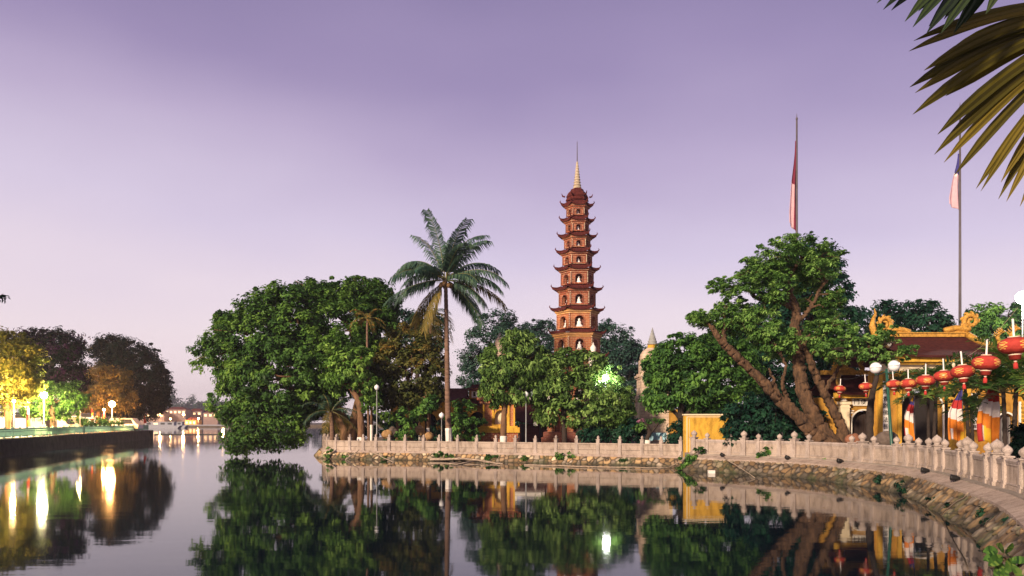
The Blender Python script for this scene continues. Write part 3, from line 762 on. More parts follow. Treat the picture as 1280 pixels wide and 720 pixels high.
def glyphs(text, size, p, parent, m, name='lettering', step=None, vertical=True, depth=0.01):
    objs = []
    for i, ch in enumerate(text):
        cu = bpy.data.curves.new(name, 'FONT'); cu.body = ch; cu.size = size; cu.extrude = depth; cu.align_x = 'CENTER'; cu.align_y = 'CENTER'
        o = bpy.data.objects.new(name, cu); COL.objects.link(o)
        dg = bpy.context.evaluated_depsgraph_get(); me = bpy.data.meshes.new_from_object(o.evaluated_get(dg))
        bpy.data.objects.remove(o); bpy.data.curves.remove(cu)
        objs.append(me)
    mb = MB()
    for i, me in enumerate(objs):
        dx, dz = (0, -i * (step or size * 1.15)) if vertical else (i * (step or size * 1.15), 0)
        mb.add([(p[0] + dx + v.co.x, p[1] - v.co.z, p[2] + dz + v.co.y) for v in me.vertices], [tuple(f.vertices) for f in me.polygons])
    return build(name, mb, m, parent)

# ------------------------------------------------------------------ eleven storey pagoda
PD = 75.0; PC = at(721.5, 527, PD); PC.z = G_L
def zpx(y, d): return CAM_H - (y - 527) / F * d
pagoda = thing('pagoda', 'tall slender red brick pagoda with eleven storeys of upturned eaves and a pale pointed spire', 'pagoda', PC)
eave_y = [255, 274, 294, 314, 335, 360, 386, 415, 443, 473, 505]
tip = [21.3, 22.5, 25.3, 27.5, 29.5, 33, 35, 36.5, 40, 43, 46]
bod = [12.9, 13.8, 15.6, 17.8, 19.8, 22.3, 25, 28, 30.5, 33.5, 36.5]
S = PD / F
HEX0 = radians(3)
def hexpt(R, k, z, rot=HEX0): a = k * pi / 3 + rot; return Vector((PC.x + R * cos(a), PC.y + R * sin(a), z))
def hex_roof(mb, R0, z0, R1, z1, up, th, mi=0, n=10, m=5):
    top = []; 
    for k in range(6):
        for i in range(n):
            u = i / n; w = abs(2 * u - 1) ** 3
            row = []
            for j in range(m + 1):
                v = j / m
                a = hexpt(R0 + (R1 * (0.90 + 0.10 * w) - R0) * v, k, 0); b = hexpt(R0 + (R1 * (0.90 + 0.10 * w) - R0) * v, k + 1, 0)
                q = a.lerp(b, u); q.z = z0 + (z1 - z0) * (v ** 0.7) + up * w * v ** 2.2
                row.append(q)
            top.append(row)
    top.append(top[0])
    mb.grid([[tuple(p) for p in r] for r in top], mi)
    bot = [[(p.x, p.y, p.z - th * (0.4 + 0.6 * j / m)) for j, p in enumerate(r)] for r in top]
    mb.grid(bot, mi, True); mb.grid([[tuple(r[-1]) for r in top], [b[-1] for b in bot]], mi)
def seated_statue(loc, h, face, label, group):
    mb = MB()
    mb.lathe([(0.02, 0), (.42, .0), (.46, .08), (.40, .20), (.27, .28), (.23, .40), (.25, .55), (.24, .63), (.10, .69), (.085, .72), (.135, .77), (.15, .86), (.11, .96), (.05, 1.02), (.02, 1.05)], (0, 0, 0), 14, sy=0.7)
    mb.xf(lambda p: Vector((p.x * h, p.y * h, p.z * h)))
    o = build('seated_statue', mb, M['statue'], None, True); o.location = loc; o.rotation_euler = (0, 0, face + pi / 2)
    return tag(o, label, 'statue', group)
ordn = ['first', 'second', 'third', 'fourth', 'fifth', 'sixth', 'seventh', 'eighth', 'ninth', 'tenth', 'eleventh']
for i in range(11):
    zt = zpx(eave_y[i], PD); Rt = tip[i] * S * .96; Rb = bod[i] * S
    ze = zt - 0.22; zin = zt + 0.10                      # eave middle, roof top at the wall above
    Rup = bod[i - 1] * S if i else Rb * 0.85
    mb = MB(); hex_roof(mb, Rup + 0.05, zin if i else zt + 0.35, Rt, ze, 0.22, 0.12)
    rf = build('eave_roof', mb, M['roof_red'], pagoda)
    for k in range(6):                                    # ridge rolls that curl up at the corners
        mb = MB(); pts = []
        for j in range(8):
            v = j / 7; q = hexpt(Rup + (Rt - Rup) * v, k, zin + (ze - zin) * (v ** .7) + 0.22 * v ** 2.2 + 0.04); pts.append(q)
        q = pts[-1]; o_ = (hexpt(1, k, 0) - PC); o_.z = 0
        pts.append(q + o_ * 0.09 + Vector((0, 0, 0.12))); pts.append(q + o_ * 0.04 + Vector((0, 0, 0.26)))
        mb.tube(pts, [0.055] * 7 + [0.06, 0.05, 0.02], 6)
        build('corner_ridge', mb, M['roof_red'], rf)
    zfoot = zpx(eave_y[i + 1], PD) + 0.20 if i < 10 else G_L
    zhead = ze - 0.02
    mb = MB(); mb.lathe([(Rb + 0.02, zhead - 0.40), (Rb + 0.08, zhead - 0.38), (Rb + 0.10, zhead - 0.26), (Rb + 0.22, zhead - 0.22), (Rb + 0.26, zhead - 0.08), (Rb + 0.38, zhead + 0.0)], (PC.x, PC.y, 0), 6, rot=HEX0)
    build('cornice', mb, M['brick_ochre'] if i > 5 else M['brick'], pagoda)
    # six brick faces with arched niches
    mb = MB(); dk = MB(); nh = (zhead - 0.42 - zfoot)
    for k in range(6):
        A = hexpt(Rb, k, 0); B = hexpt(Rb, k + 1, 0); W = (B - A).length; ux = (B - A).normalized(); inn = (PC - (A + B) / 2); inn.z = 0; inn.normalize()
        f_ = lambda x, y, z, A=A, ux=ux, inn=inn: (A.x + ux.x * x + inn.x * y, A.y + ux.y * x + inn.y * y, z)
        w = min(W * 0.50, nh * 0.66)
        arch_wall(mb, 0, W, zfoot, zhead - 0.38, [(W / 2, w, zfoot + 0.12, zfoot + 0.12 + nh * 0.78 - w / 2)], 0, 0.30, 0, f_)
        arch_trim(mb, W / 2, w, zfoot + 0.12, zfoot + 0.12 + nh * 0.78 - w / 2, 0, 0.06, 1, f_)
        mb.box((A.x, A.y, (zfoot + zhead - .4) / 2), (0.14, 0.14, zhead - .4 - zfoot), k * pi / 3, 1)
        nst = 8
        for j in range(nst):
            mb.box((A.x - inn.x * .02 + (A.x - PC.x) * .02, A.y + (A.y - PC.y) * .035, zfoot + 0.15 + nh * (j + .3) / nst), (0.07, 0.07, 0.06), 0, 2)
        dkR = Rb - 0.55
        if k in (3, 4, 5) and i < 10:
            c = (A + B) / 2 + inn * 0.32; c.z = zfoot + 0.12
            hh = nh * 0.62
            side = {4: 'front', 3: 'left', 5: 'right'}[k]
            if i > 0 or k == 4:
                seated_statue(c, hh if k == 4 else hh * 0.85, atan2(-inn.y, -inn.x), f'white statue in the {side} niche of the {ordn[i]} pagoda storey from the top', 'statues in the pagoda niches')
    build('storey', mb, [M['brick_orange'] if i > 5 else M['brick'], M['brick'] if i > 5 else M['brick_dark'], M['cream']], pagoda)  # lower storeys in orange brick: floodlight glow put into the colour
    mb = MB(); mb.lathe([(Rb - 0.62, zfoot + 0.02), (Rb - 0.62, zhead)], (PC.x, PC.y, 0), 6, rot=HEX0); build('niche_back', mb, M['brick_dark'], pagoda)
zt = zpx(253, PD)
mb = MB(); mb.lathe([(1.10, zt + 0.10), (.98, zt + 0.42), (1.06, zt + .46), (.86, zt + 0.85), (.62, zt + 1.08), (.60, zt + 1.2), (.40, zt + 1.30)], (PC.x, PC.y, 0), 6, rot=HEX0)
for k in range(6):
    q = hexpt(1.15, k, zt + 0.5); o_ = hexpt(1, k, 0) - PC; o_.z = 0; mb.tube([q, q + o_ * .22 + Vector((0, 0, .05)), q + o_ * .32 + Vector((0, 0, .3))], [.09, .07, .02], 6)
build('crown_roof', mb, M['roof_red'], pagoda)
z0 = zt + 1.36; z1 = zpx(202, PD)
prof = [(0.36, z0 - .06), (0.40, z0 + .06)]
for i in range(9): 
    t = i / 9; r = 0.33 * (1 - t * 0.80); zz = z0 + .15 + (z1 - z0 - .15) * t; prof += [(r * .9, zz), (r * 1.18, zz + .10), (r * .82, zz + .2)]
prof += [(0.05, z1)]
mb = MB(); mb.lathe(prof, (PC.x, PC.y, 0), 12); sp = build('spire', mb, M['spire'], pagoda, False)
mb = MB(); mb.tube([(PC.x, PC.y, z1 - .1), (PC.x, PC.y, zpx(177, PD))], [0.05, 0.025], 6); build('lightning_rod', mb, M['dark_steel'], sp)
mb = MB(); mb.lathe([(3.4, G_L - .2), (3.4, G_L + .7), (3.2, G_L + .75), (3.2, G_L + 1.2), (3.0, G_L + 1.25)], (PC.x, PC.y, 0), 6, rot=HEX0)
build('plinth', mb, M['brick_dark'], pagoda)

# ------------------------------------------------------------------ hall behind the pagoda
HD = 86.0
def bx(mb, x0, y0, x1, y1, d, dep, mi=0):     # box covering pixels at distance d
    a = at(x0, y0, d); b = at(x1, y1, d); return mb.box(((a.x + b.x) / 2, d + dep / 2, (a.z + b.z) / 2), (abs(b.x - a.x), dep, abs(a.z - b.z)), 0, mi)
hall = thing('temple_hall', 'long low hall with a dark maroon tiled roof behind the pagoda trees', 'temple hall', (at(718, 527, HD).x, HD, G_L))
a = at(644, 527, HD); b = at(796, 527, HD); ez = zpx(530, HD); rz_ = zpx(498, HD)
mb = MB(); sag_roof(mb, a.x, b.x, HD, ez, HD + 4, rz_, 0.25, 0.5); sag_roof(mb, a.x, b.x, HD + 8.2, ez, HD + 4.02, rz_ - .01, 0.25, 0.5); r_ = build('roof', mb, M['roof'], hall)
mb = MB(); mb.box(((a.x + b.x) / 2, HD + 4, rz_ + .1), (b.x - a.x + .2, .3, .45)); 
for x in (a.x, b.x): mb.box((x, HD + 4, rz_ + .35), (.4, .32, 1.0))
build('ridge', mb, M['white'], r_)
mb = MB(); mb.box(((a.x + b.x) / 2, HD + 4.2, (G_L + ez) / 2), (b.x - a.x - 1, 6, ez - G_L)); build('wall', mb, M['brick_dark'], hall)
for x in np.linspace(a.x + .8, b.x - .8, 7):
    mb = MB(); mb.box((x, HD + .6, (G_L + ez) / 2), (.3, .3, ez - G_L)); build('column', mb, M['darkwood'], hall)
o = MB(); bx(o, 667, 525, 672, 532, HD - 2, .06); tag(build('white_notice_board', o, M['white'], None, loc=at(669, 528, HD - 2)), 'small bright white board hanging in the dark porch left of the pagoda trees', 'notice board')

# ------------------------------------------------------------------ orange brick stupa shrine
SD = 64.0; sc = at(624, 527, SD + 1.4); sc.z = G_L
shrine = thing('brick_shrine', 'orange brick stupa shrine with a pale arched recess standing left of the pagoda', 'shrine', sc)
def sx_(x): return at(x, 527, SD).x
def sz_(y): return zpx(y, SD)
w = sx_(644) - sx_(604)
mb = MB(); mb.box((sc.x, sc.y, (G_L + sz_(541)) / 2), (w + .5, w + .5, sz_(541) - G_L)); build('base', mb, M['brick'], shrine)
mb = MB(); mb.box((sc.x, sc.y, sz_(537.5)), (w + .75, w + .75, .42)); mb.box((sc.x, sc.y, sz_(534)), (w + .4, w + .4, .2)); build('ledge', mb, M['yellow'], shrine)
mb = MB(); y0 = sc.y - w / 2
arch_wall(mb, sc.x - w / 2, sc.x + w / 2, sz_(533), sz_(504), [(sx_(626), .95, sz_(530), sz_(520))], y0, 0.35)
mb.box((sc.x, sc.y + .2, (sz_(533) + sz_(504)) / 2), (w, w - .5, sz_(504) - sz_(533))); bd = build('body', mb, M['brick_orange'], shrine)
mb = MB(); mb.box((sx_(616.2), y0 - .05, (sz_(531) + sz_(508)) / 2), (.14, .12, sz_(508) - sz_(531))); mb.box((sx_(635.8), y0 - .05, (sz_(531) + sz_(508)) / 2), (.14, .12, sz_(508) - sz_(531)))
mb.box((sx_(626), y0 - .05, sz_(508)), (1.4, .13, .14)); mb.box((sx_(626), y0 - .05, sz_(531.5)), (1.4, .13, .14))
arch_trim(mb, sx_(626), .95, sz_(530), sz_(520), y0, .1)
build('recess_frame', mb, M['yellow'], bd)
mb = MB(); mb.box((sx_(626), y0 + .33, sz_(520)), (1.3, .06, 1.7)); build('recess_panel', mb, M['cream'], bd)
mb = MB()
for s in (-1, 1): mb.box((sc.x + s * (w / 2 - .06), y0 - .03, (sz_(533) + sz_(505)) / 2), (.13, .10, sz_(505) - sz_(533)))
build('pilaster', mb, M['yellow'], shrine)
mb = MB(); mb.box((sc.x, sc.y, sz_(502)), (w + .5, w + .5, .28)); mb.box((sc.x, sc.y, sz_(498.5)), (w + .95, w + .95, .2)); mb.box((sc.x, sc.y, sz_(495)), (w + .1, w + .1, .3)); build('cornice', mb, M['brick'], shrine)
mb = MB(); mb.box((sc.x, sc.y, (sz_(494) + sz_(478)) / 2), (w * .68, w * .68, sz_(478) - sz_(494))); build('upper_storey', mb, M['brick_orange'], shrine)
mb = MB(); mb.lathe([(w * .60, sz_(478)), (w * .45, sz_(474)), (w * .26, sz_(468)), (w * .22, sz_(464))], (sc.x, sc.y, 0), 4, rot=pi / 4); build('roof', mb, M['roof_red'], shrine)
mb = MB(); mb.lathe([(.5, sz_(466)), (.5, sz_(444)), (.62, sz_(443)), (.45, sz_(436)), (.35, sz_(430)), (.42, sz_(428)), (.33, sz_(423)), (.14, sz_(418)), (.03, sz_(413))], (sc.x + .05, sc.y, 0), 10); build('finial', mb, M['pinkstone'], shrine, True)

# ------------------------------------------------------------------ yellow side gate with double red roof
GD = 70.0; gx = lambda x: at(x, 527, GD).x; gz = lambda y: zpx(y, GD)
gate2 = thing('gatehouse', 'small yellow gatehouse with two stacked red tiled roofs and a dark round arch', 'gatehouse', (gx(596), GD, G_L))
mb = MB(); arch_wall(mb, gx(568), gx(618), G_L, gz(505), [(gx(596.5), 1.3, G_L, gz(524))], GD, .6); build('wall', mb, M['ochre'], gate2)
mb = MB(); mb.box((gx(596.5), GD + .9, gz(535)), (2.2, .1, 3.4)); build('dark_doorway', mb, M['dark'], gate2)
mb = MB(); sag_roof(mb, gx(582), gx(622), GD - 1.0, gz(506), GD + .8, gz(497), .12, .3); sag_roof(mb, gx(582), gx(622), GD + 2.6, gz(506), GD + .8, gz(497), .12, .3); build('lower_roof', mb, M['roof_red'], gate2)
mb = MB(); mb.box((gx(596), GD + .8, gz(492)), (gx(606) - gx(586), 1.2, gz(486) - gz(499))); st = build('upper_storey', mb, M['ochre'], gate2)
mb = MB(); mb.box((gx(597), GD + .17, gz(492.5)), (1.05, .06, .6)); build('white_panel', mb, M['white'], st)
mb = MB()
for s in (-.28, .28): mb.box((gx(597) + s, GD + .13, gz(492.5)), (.2, .05, .36))
build('panel_opening', mb, M['dark'], st)
mb = MB(); sag_roof(mb, gx(584.5), gx(607.5), GD - .1, gz(487), GD + .8, gz(480), .1, .18, hip0=.35, hip1=.35); sag_roof(mb, gx(584.5), gx(607.5), GD + 1.7, gz(487), GD + .8, gz(480), .1, .18, hip0=.35, hip1=.35); build('upper_roof', mb, M['roof_red'], gate2)

# ------------------------------------------------------------------ ochre hall under the left trees
OD = 79.0; ox = lambda x: at(x, 527, OD).x; oz = lambda y: zpx(y, OD)
oh = thing('ochre_house', 'ochre walled house in the shade of the left hand trees with dark openings', 'house', (ox(528), OD, G_L))
mb = MB(); arch_wall(mb, ox(488), ox(577), G_L, oz(500), [(ox(x), 1.1, G_L + .0, oz(524)) for x in (501, 519, 538, 560)], OD, .4); build('wall', mb, M['ochre'], oh)
for x in (501, 519, 538, 560):
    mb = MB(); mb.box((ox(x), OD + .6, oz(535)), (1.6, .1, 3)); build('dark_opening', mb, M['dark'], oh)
mb = MB(); sag_roof(mb, ox(482), ox(583), OD - .9, oz(501), OD + 2.5, oz(484), .2, .4); sag_roof(mb, ox(482), ox(583), OD + 6, oz(501), OD + 2.5, oz(484), .2, .4); build('roof', mb, M['roof'], oh)
mb = MB(); mb.box((ox(532), OD + 3, oz(522)), (ox(577) - ox(489), 4.6, 3.6)); build('rear_block', mb, M['ochre'], oh)

# ------------------------------------------------------------------ pale bell stupa right of the pagoda
BD = 62.0; bc = at(815.5, 527, BD + 1.2); bc.z = G_L
stupa = thing('bell_stupa', 'pale pink stone stupa with bell dome and ringed grey finial behind the right hand trees', 'stupa', bc)
bzz = lambda y: zpx(y, BD + 1.2); bs = (BD + 1.2) / F
mb = MB()
def sq(R, ya, yb): mb.lathe([(R * bs * 1.414, bzz(ya)), (R * bs * 1.414, bzz(yb))], (bc.x, bc.y, 0), 4, rot=pi / 4)
sq(20, 558, 502); b1 = build('lower_storey', mb, M['pinkstone'], stupa)
mb = MB(); sq(21.5, 502, 500); sq(22.5, 500, 497.5); sq(20.5, 497.5, 495); sq(20.5, 540, 537); build('cornice', mb, M['pinkstone'], stupa)
mb = MB(); sq(17, 495, 474); build('middle_storey', mb, M['pinkstone'], stupa)
mb = MB(); sq(18, 474, 472); sq(19.5, 472, 469.5); sq(17.5, 469.5, 467); build('cornice', mb, M['pinkstone'], stupa)
mb = MB(); sq(15, 467, 450); build('upper_storey', mb, M['pinkstone'], stupa)
mb = MB(); mb.lathe([(r * bs, bzz(y)) for r, y in ((15.5, 451), (16, 448), (15, 443), (12, 438.5), (8, 436), (6.5, 435))], (bc.x, bc.y, 0), 20); dm = build('bell_dome', mb, M['pinkstone'], stupa, True)
mb = MB(); mb.lathe([(r * bs, bzz(y)) for r, y in ((6.2, 436), (6.0, 431.5), (7, 431))], (bc.x, bc.y, 0), 12); build('yellow_neck', mb, M['yellow'], dm)
mb = MB(); pr = []
for i in range(6):
    r = 6.6 * (1 - i / 6.6); y = 431 - i * 3.1; pr += [(r * bs, bzz(y)), (r * 1.02 * bs, bzz(y - 1.6)), (r * .8 * bs, bzz(y - 2.2))]
pr += [(.02, bzz(409.5))]
mb.lathe(pr, (bc.x, bc.y, 0), 14); build('ringed_finial', mb, M['grey'], stupa, True)
mb = MB()
for s in (-1, 1): mb.box((bc.x + s * 19.8 * bs, bc.y - 20 * bs, (bzz(555) + bzz(503)) / 2), (.16, .16, bzz(503) - bzz(555)))
build('corner_strip', mb, M['cream'], b1)
# small stone spire by the pagoda
q = at(741.5, 527, 66); q.z = G_L
mb = MB(); mb.lathe([(.75, G_L), (.75, zpx(470, 66)), (.85, zpx(469, 66)), (.5, zpx(466, 66)), (.42, zpx(458, 66)), (.36, zpx(452, 66)), (.44, zpx(448, 66)), (.36, zpx(443, 66)), (.16, zpx(440, 66)), (.26, zpx(437, 66)), (.24, zpx(434, 66)), (.08, zpx(431, 66)), (.02, zpx(428, 66))], (q.x, q.y, 0), 12)
tag(build('stone_pinnacle', mb, M['white'], None, True, loc=q), 'slim white stone pinnacle rising from the lit foliage at the right foot of the pagoda', 'pinnacle')
# yellow pillar
o = MB(); bx(o, 838, 512, 847, 560, 60, .6); tag(build('yellow_pillar', o, M['ochre'], None, loc=at(842, 560, 60)), 'ochre pillar between the pale stupa and the yellow wall', 'pillar')
# offering table with pale blue cloth
q = at(818, 557, 58); q.z = G_L
tb = thing('offering_table', 'low table under a pale blue cloth at the foot of the pale stupa', 'table', q)
mb = MB(); bx(mb, 804, 541, 833, 542.5, 57.6, 1.0); build('tabletop', mb, M['blue_cloth'], tb)
mb = MB(); P = []
for i in range(41):
    u = i / 40; x = at(804 + 29 * u, 542, 57.6).x; y = 57.55 + .05 * sin(u * 40); P.append([(x, y, zpx(541.5, 57.6)), (x, y - .03, zpx(547, 57.6)), (x, y - .05 + .03 * sin(u * 33), zpx(551 + 1.2 * sin(u * 9), 57.6))])
mb.grid(P); build('cloth', mb, M['blue_cloth'], tb)
for x in (806, 831):
    mb = MB(); c = at(x, 550, 57.9); mb.box((c.x, c.y, (G_L + zpx(542, 57.6)) / 2), (.1, .1, zpx(542.5, 57.6) - G_L)); build('leg', mb, M['darkwood'], tb)

# ------------------------------------------------------------------ plain yellow wall by the joint
YD = 48.7
yw = thing('yellow_wall', 'bright yellow plastered wall panel with a pale border beside the dark bush', 'wall', at(886, 527, YD) * 1.0)
yw.location.z = G_L
mb = MB(); bx(mb, 856, 519, 916, 572, YD, .5); build('panel', mb, M['yellow'], yw)
mb = MB(); bx(mb, 855.3, 517.4, 916.7, 519.2, YD - .06, .62); build('capping', mb, M['cream'], yw)
mb = MB(); bx(mb, 858.2, 520.6, 859.3, 571.5, YD - .012, .02); bx(mb, 859.3, 520.6, 914, 521.5, YD - .012, .02); bx(mb, 861.6, 523.2, 862.1, 571.5, YD - .012, .02); build('painted_border', mb, M['cream'], yw)

# ------------------------------------------------------------------ main temple gate hall
TD = 44.0; tx = lambda x, d=TD: at(x, 527, d).x; tz = lambda y, d=TD: zpx(y, d)
th_ = thing('temple_gate_hall', 'large ochre temple hall with sweeping maroon roof and gilded scroll ridge', 'temple', (tx(1185), TD, G_R))
RD = TD + 3.2
mb = MB()
ex0, ex1 = tx(1092), tx(1262); ez = tz(444.5, TD - .6); rz_ = zpx(421, RD)
rx0, rx1 = at(1112, 527, RD).x, at(1208, 527, RD).x
sag_roof(mb, ex0, ex1, TD - .9, ez, RD, rz_, .18, .55, hip0=rx0 - ex0, hip1=(ex1 - rx1), nx=40)
sag_roof(mb, ex0, ex1, RD + 4.1, ez, RD + .02, rz_ - .01, .18, .55, hip0=rx0 - ex0, hip1=ex1 - rx1, nx=40)
# hip ends
for (xa, xr, s) in ((ex0, rx0, -1), (ex1, rx1, 1)):
    rows = []
    for i in range(11):
        u = i / 10; e = Vector((xa, TD - .9 + u * 5.0, ez + .55 * abs(2 * u - 1) ** 4)); rows.append([tuple(e.lerp(Vector((xr, RD, rz_)), v) - Vector((0, 0, .18 * sin(pi * v)))) for v in [j / 6 for j in range(7)]])
    mb.grid(rows, flip=s < 0)
roof = build('roof', mb, M['roof'], th_)
mb = MB()                                         # ridge and hips
mb.box(((rx0 + rx1) / 2, RD, rz_ + .10), (rx1 - rx0 + .1, .28, .22)); mb.box(((rx0 + rx1) / 2, RD - .02, rz_ + .225), (rx1 - rx0 + .1, .36, .05))
for i in range(46):                                # fretwork along the ridge ends
    x = rx0 + (rx1 - rx0) * (i + .5) / 46; u = abs(2 * (i + .5) / 46 - 1); hgt = .62 * max(0, u - .42) ** 1.2
    if u > .45: mb.tube([(x, RD, rz_ + .22), (x + .09, RD, rz_ + .26 + hgt * .5), (x - .02, RD, rz_ + .26 + hgt), (x - .10, RD, rz_ + .22 + hgt)], [.07, .06, .045, .015], 6)
build('ridge', mb, M['gold'], roof)
mb = MB(); scroll(mb, (rx1 + .28, rz_ + .92), .46, -1, RD, 1.5, .15, -pi / 2 - .6); mb.tube(catmull([(rx1 - 1.3, RD, rz_ + .36), (rx1 - .6, RD, rz_ + .52), (rx1 - .1, RD, rz_ + .45), (rx1 + .2, RD, rz_ + .50)], 5), .17, 8); build('ridge_scroll', mb, M['gold'], roof, True)
mb = MB(); scroll(mb, (rx0 - .30, rz_ + .78), .42, 1, RD, 1.5, .13, -pi / 2 + .6); mb.tube(catmull([(rx0 + 1.2, RD, rz_ + .3), (rx0 + .6, RD, rz_ + .45), (rx0 + .1, RD, rz_ + .42), (rx0 - .2, RD, rz_ + .42)], 5), .15, 8); build('ridge_scroll', mb, M['gold'], roof, True)
def hipline(xa, xr, s, nm, horn):
    mb = MB(); pts = []
    for j in range(13):
        v = j / 12; p = Vector((xr, RD, rz_ + .1)).lerp(Vector((xa, TD - .9, ez + .62)), v); p.z -= .42 * sin(pi * v) * (1 - .2 * v); p.y -= .12; pts.append(p)
    e = pts[-1]
    pts += [e + Vector((s * .42, -.1, .42)), e + Vector((s * .60, -.12, .92)), e + Vector((s * .52, -.12, 1.35))]
    mb.tube(pts, [.20] * 13 + [.19, .17, .09], 8)
    for k in range(6):
        p = pts[12] if k < 2 else pts[12 + min(3, k // 2)]
        mb.tube([p + Vector((0, 0, .06 * k)), p + Vector((-s * .2, 0, .2 + .1 * k)), p + Vector((-s * .12, 0, .34 + .12 * k))], [.08, .06, .02], 6)
    build('hip_ridge', mb, M['gold'], roof, True)
    mb = MB(); flame_creature(mb, (pts[7].x, pts[7].z + .1), .85, s, pts[7].y); build('dragon_ornament', mb, M['gold'], roof, True)
    mb = MB(); flame_creature(mb, (pts[10].x, pts[10].z + .1), .95, s, pts[10].y); build('dragon_ornament', mb, M['gold'], roof, True)
hipline(ex1, rx1, 1, 'r', 1); hipline(ex0, rx0, -1, 'l', 1)
mb = MB(); mb.box(((ex0 + ex1) / 2, TD - .5, tz(448.5, TD - .5)), (ex1 - ex0 - .9, .3, .34)); mb.box(((ex0 + ex1) / 2, TD - .3, tz(454, TD - .3)), (ex1 - ex0 - 1.3, .3, .14)); build('fascia', mb, M['yellow'], th_)
mb = MB(); mb.box(((tx(1096) + ex1 - .8) / 2, TD - .03, tz(460, TD)), (ex1 - .8 - tx(1096), .3, .42)); build('frieze', mb, M['cream'], th_)
# facade
mb = MB(); x0, x1 = tx(1090), tx(1290)
op = [(tx(1152), 2.3, G_R, 3.45), (tx(1257), 1.0, G_R, 2.75)]
arch_wall(mb, x0, x1, G_R, tz(464), op, TD, .5); build('facade', mb, M['ochre'], th_)
mb = MB()
for o_ in op: arch_trim(mb, *o_[:2], G_R, o_[3], TD, .09)
build('arch_trim', mb, M['white'], th_)
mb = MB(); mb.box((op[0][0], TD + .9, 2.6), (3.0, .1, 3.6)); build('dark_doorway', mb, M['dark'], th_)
mb = MB(); mb.box((op[1][0], TD + .38, 2.1), (1.2, .08, 2.6)); dl = build('door', mb, M['dark_steel'], th_)
mb = MB()
for k in range(5): mb.box((op[1][0] - .4 + .2 * k, TD + .33, 2.1), (.03, .04, 2.4))
build('door_bars', mb, M['grey'], dl)
for x, wpx in ((1098, 6), (1122, 5), (1186, 8), (1207, 7), (1236, 7), (1276, 7)):
    mb = MB(); mb.box((tx(x), TD - .14, (G_R + tz(464)) / 2), (wpx * .04, .28, tz(464) - G_R)); mb.box((tx(x), TD - .14, tz(466)), (wpx * .04 + .16, .4, .16)); mb.box((tx(x), TD - .14, G_R + .25), (wpx * .04 + .14, .38, .5)); build('pilaster', mb, M['yellow'], th_)
for x, txt, ya, yb in ((1106.5, '門開覺路佛法長興', 476, 548), (1218, '寺鎮名湖各天如意', 491, 537), (1277.5, '心明福地慧日常光', 502, 545)):
    d = TD - .22; h = tz(ya, d) - tz(yb, d)
    mb = MB(); mb.box((tx(x, d), d, (tz(ya, d) + tz(yb, d)) / 2), (.34, .08, h)); cb = build('couplet_board', mb, M['white'], th_)
    n = len(txt); stp = h / (n + .3)
    glyphs(txt, min(.30, stp * .82), (tx(x, d), d - .05, tz(ya, d) - stp * .65), cb, M['black'], 'lettering', stp)

# ------------------------------------------------------------------ side gate with the three character plaque
AD = 46.0; ax_ = lambda x, d=AD: at(x, 527, d).x; az_ = lambda y, d=AD: zpx(y, d)
sg = thing('side_gate', 'ochre side gate with maroon roof, white plaque of three characters and dark arch', 'gate', (ax_(1076), AD, G_R))
mb = MB(); sag_roof(mb, ax_(1036), ax_(1101), AD - .8, az_(491, AD - .8), AD + 1.2, zpx(469, AD + 1.2), .12, .3); sag_roof(mb, ax_(1036), ax_(1101), AD + 3.2, az_(491, AD - .8), AD + 1.22, zpx(469, AD + 1.2) - .01, .12, .3); rf = build('roof', mb, M['roof'], sg)
rd = AD + 1.2; zr = zpx(468, rd)
mb = MB(); mb.box(((ax_(1036) + ax_(1101)) / 2, rd, zr + .1), (ax_(1101) - ax_(1036), .26, .26)); build('ridge', mb, M['gold'], rf)
mb = MB(); scroll(mb, (at(1049, 0, rd).x, zr + .55), .36, 1, rd, 1.4, .12, -pi / 2 + .4); mb.tube(catmull([(at(1049, 0, rd).x + .1, rd, zr + .2), (at(1056, 0, rd).x, rd, zr + .34), (at(1068, 0, rd).x, rd, zr + .2)], 5), [.14] * 10 + [.06], 7); build('ridge_scroll', mb, M['gold'], rf, True)
mb = MB(); mb.tube(catmull([(at(1039, 0, rd).x, rd - 1.6, az_(488)), (at(1037, 0, rd).x, rd - 1.2, az_(478)), (at(1042, 0, rd).x, rd - .8, az_(468))], 5), .12, 7); scroll(mb, (at(1041, 0, rd).x, zr + .3), .3, -1, rd - .8, 1.2, .1); build('hip_ridge', mb, M['gold'], rf, True)
mb = MB(); flame_creature(mb, (at(1076, 0, rd).x, zr + .2), .8, 1, rd); build('dragon_ornament', mb, M['gold'], rf, True)
mb = MB(); mb.box(((ax_(1040) + ax_(1098)) / 2, AD - .35, az_(494.5)), (ax_(1098) - ax_(1040), .3, .3)); build('fascia', mb, M['yellow'], sg)
mb = MB(); oc = ax_(1079); ow = 1.30; arch_wall(mb, ax_(1018), ax_(1102), G_R, az_(497), [(oc, ow, G_R, az_(513) - ow / 2)], AD, .5); build('wall', mb, M['ochre'], sg)
mb = MB(); arch_trim(mb, oc, ow, G_R, az_(513) - ow / 2, AD, .08)
for s in (-1, 1):                                     # key pattern corners
    cx = oc + s * .72; cz = az_(513) - .02
    for dx, dz, sx2, sz2 in ((0, 0, .36, .05), (.155, -.17, .05, .36), (-.05, -.12, .22, .05), (-.14, -.19, .05, .16), (.04, -.24, .05, .18), (.09, -.34, .16, .05)):
        mb.box((cx + s * dx, AD - .03, cz + dz), (sx2, .07, sz2))
build('arch_trim', mb, M['white'], sg)
mb = MB(); mb.box((oc, AD + .42, 2.1), (1.5, .08, 2.6)); dr = build('door', mb, M['darkwood'], sg)
mb = MB()
for k in range(4):
    mb.box((oc - .48 + .32 * k, AD + .36, 2.0), (.04, .05, 2.2))
build('door_stile', mb, M['darkwood'], dr)
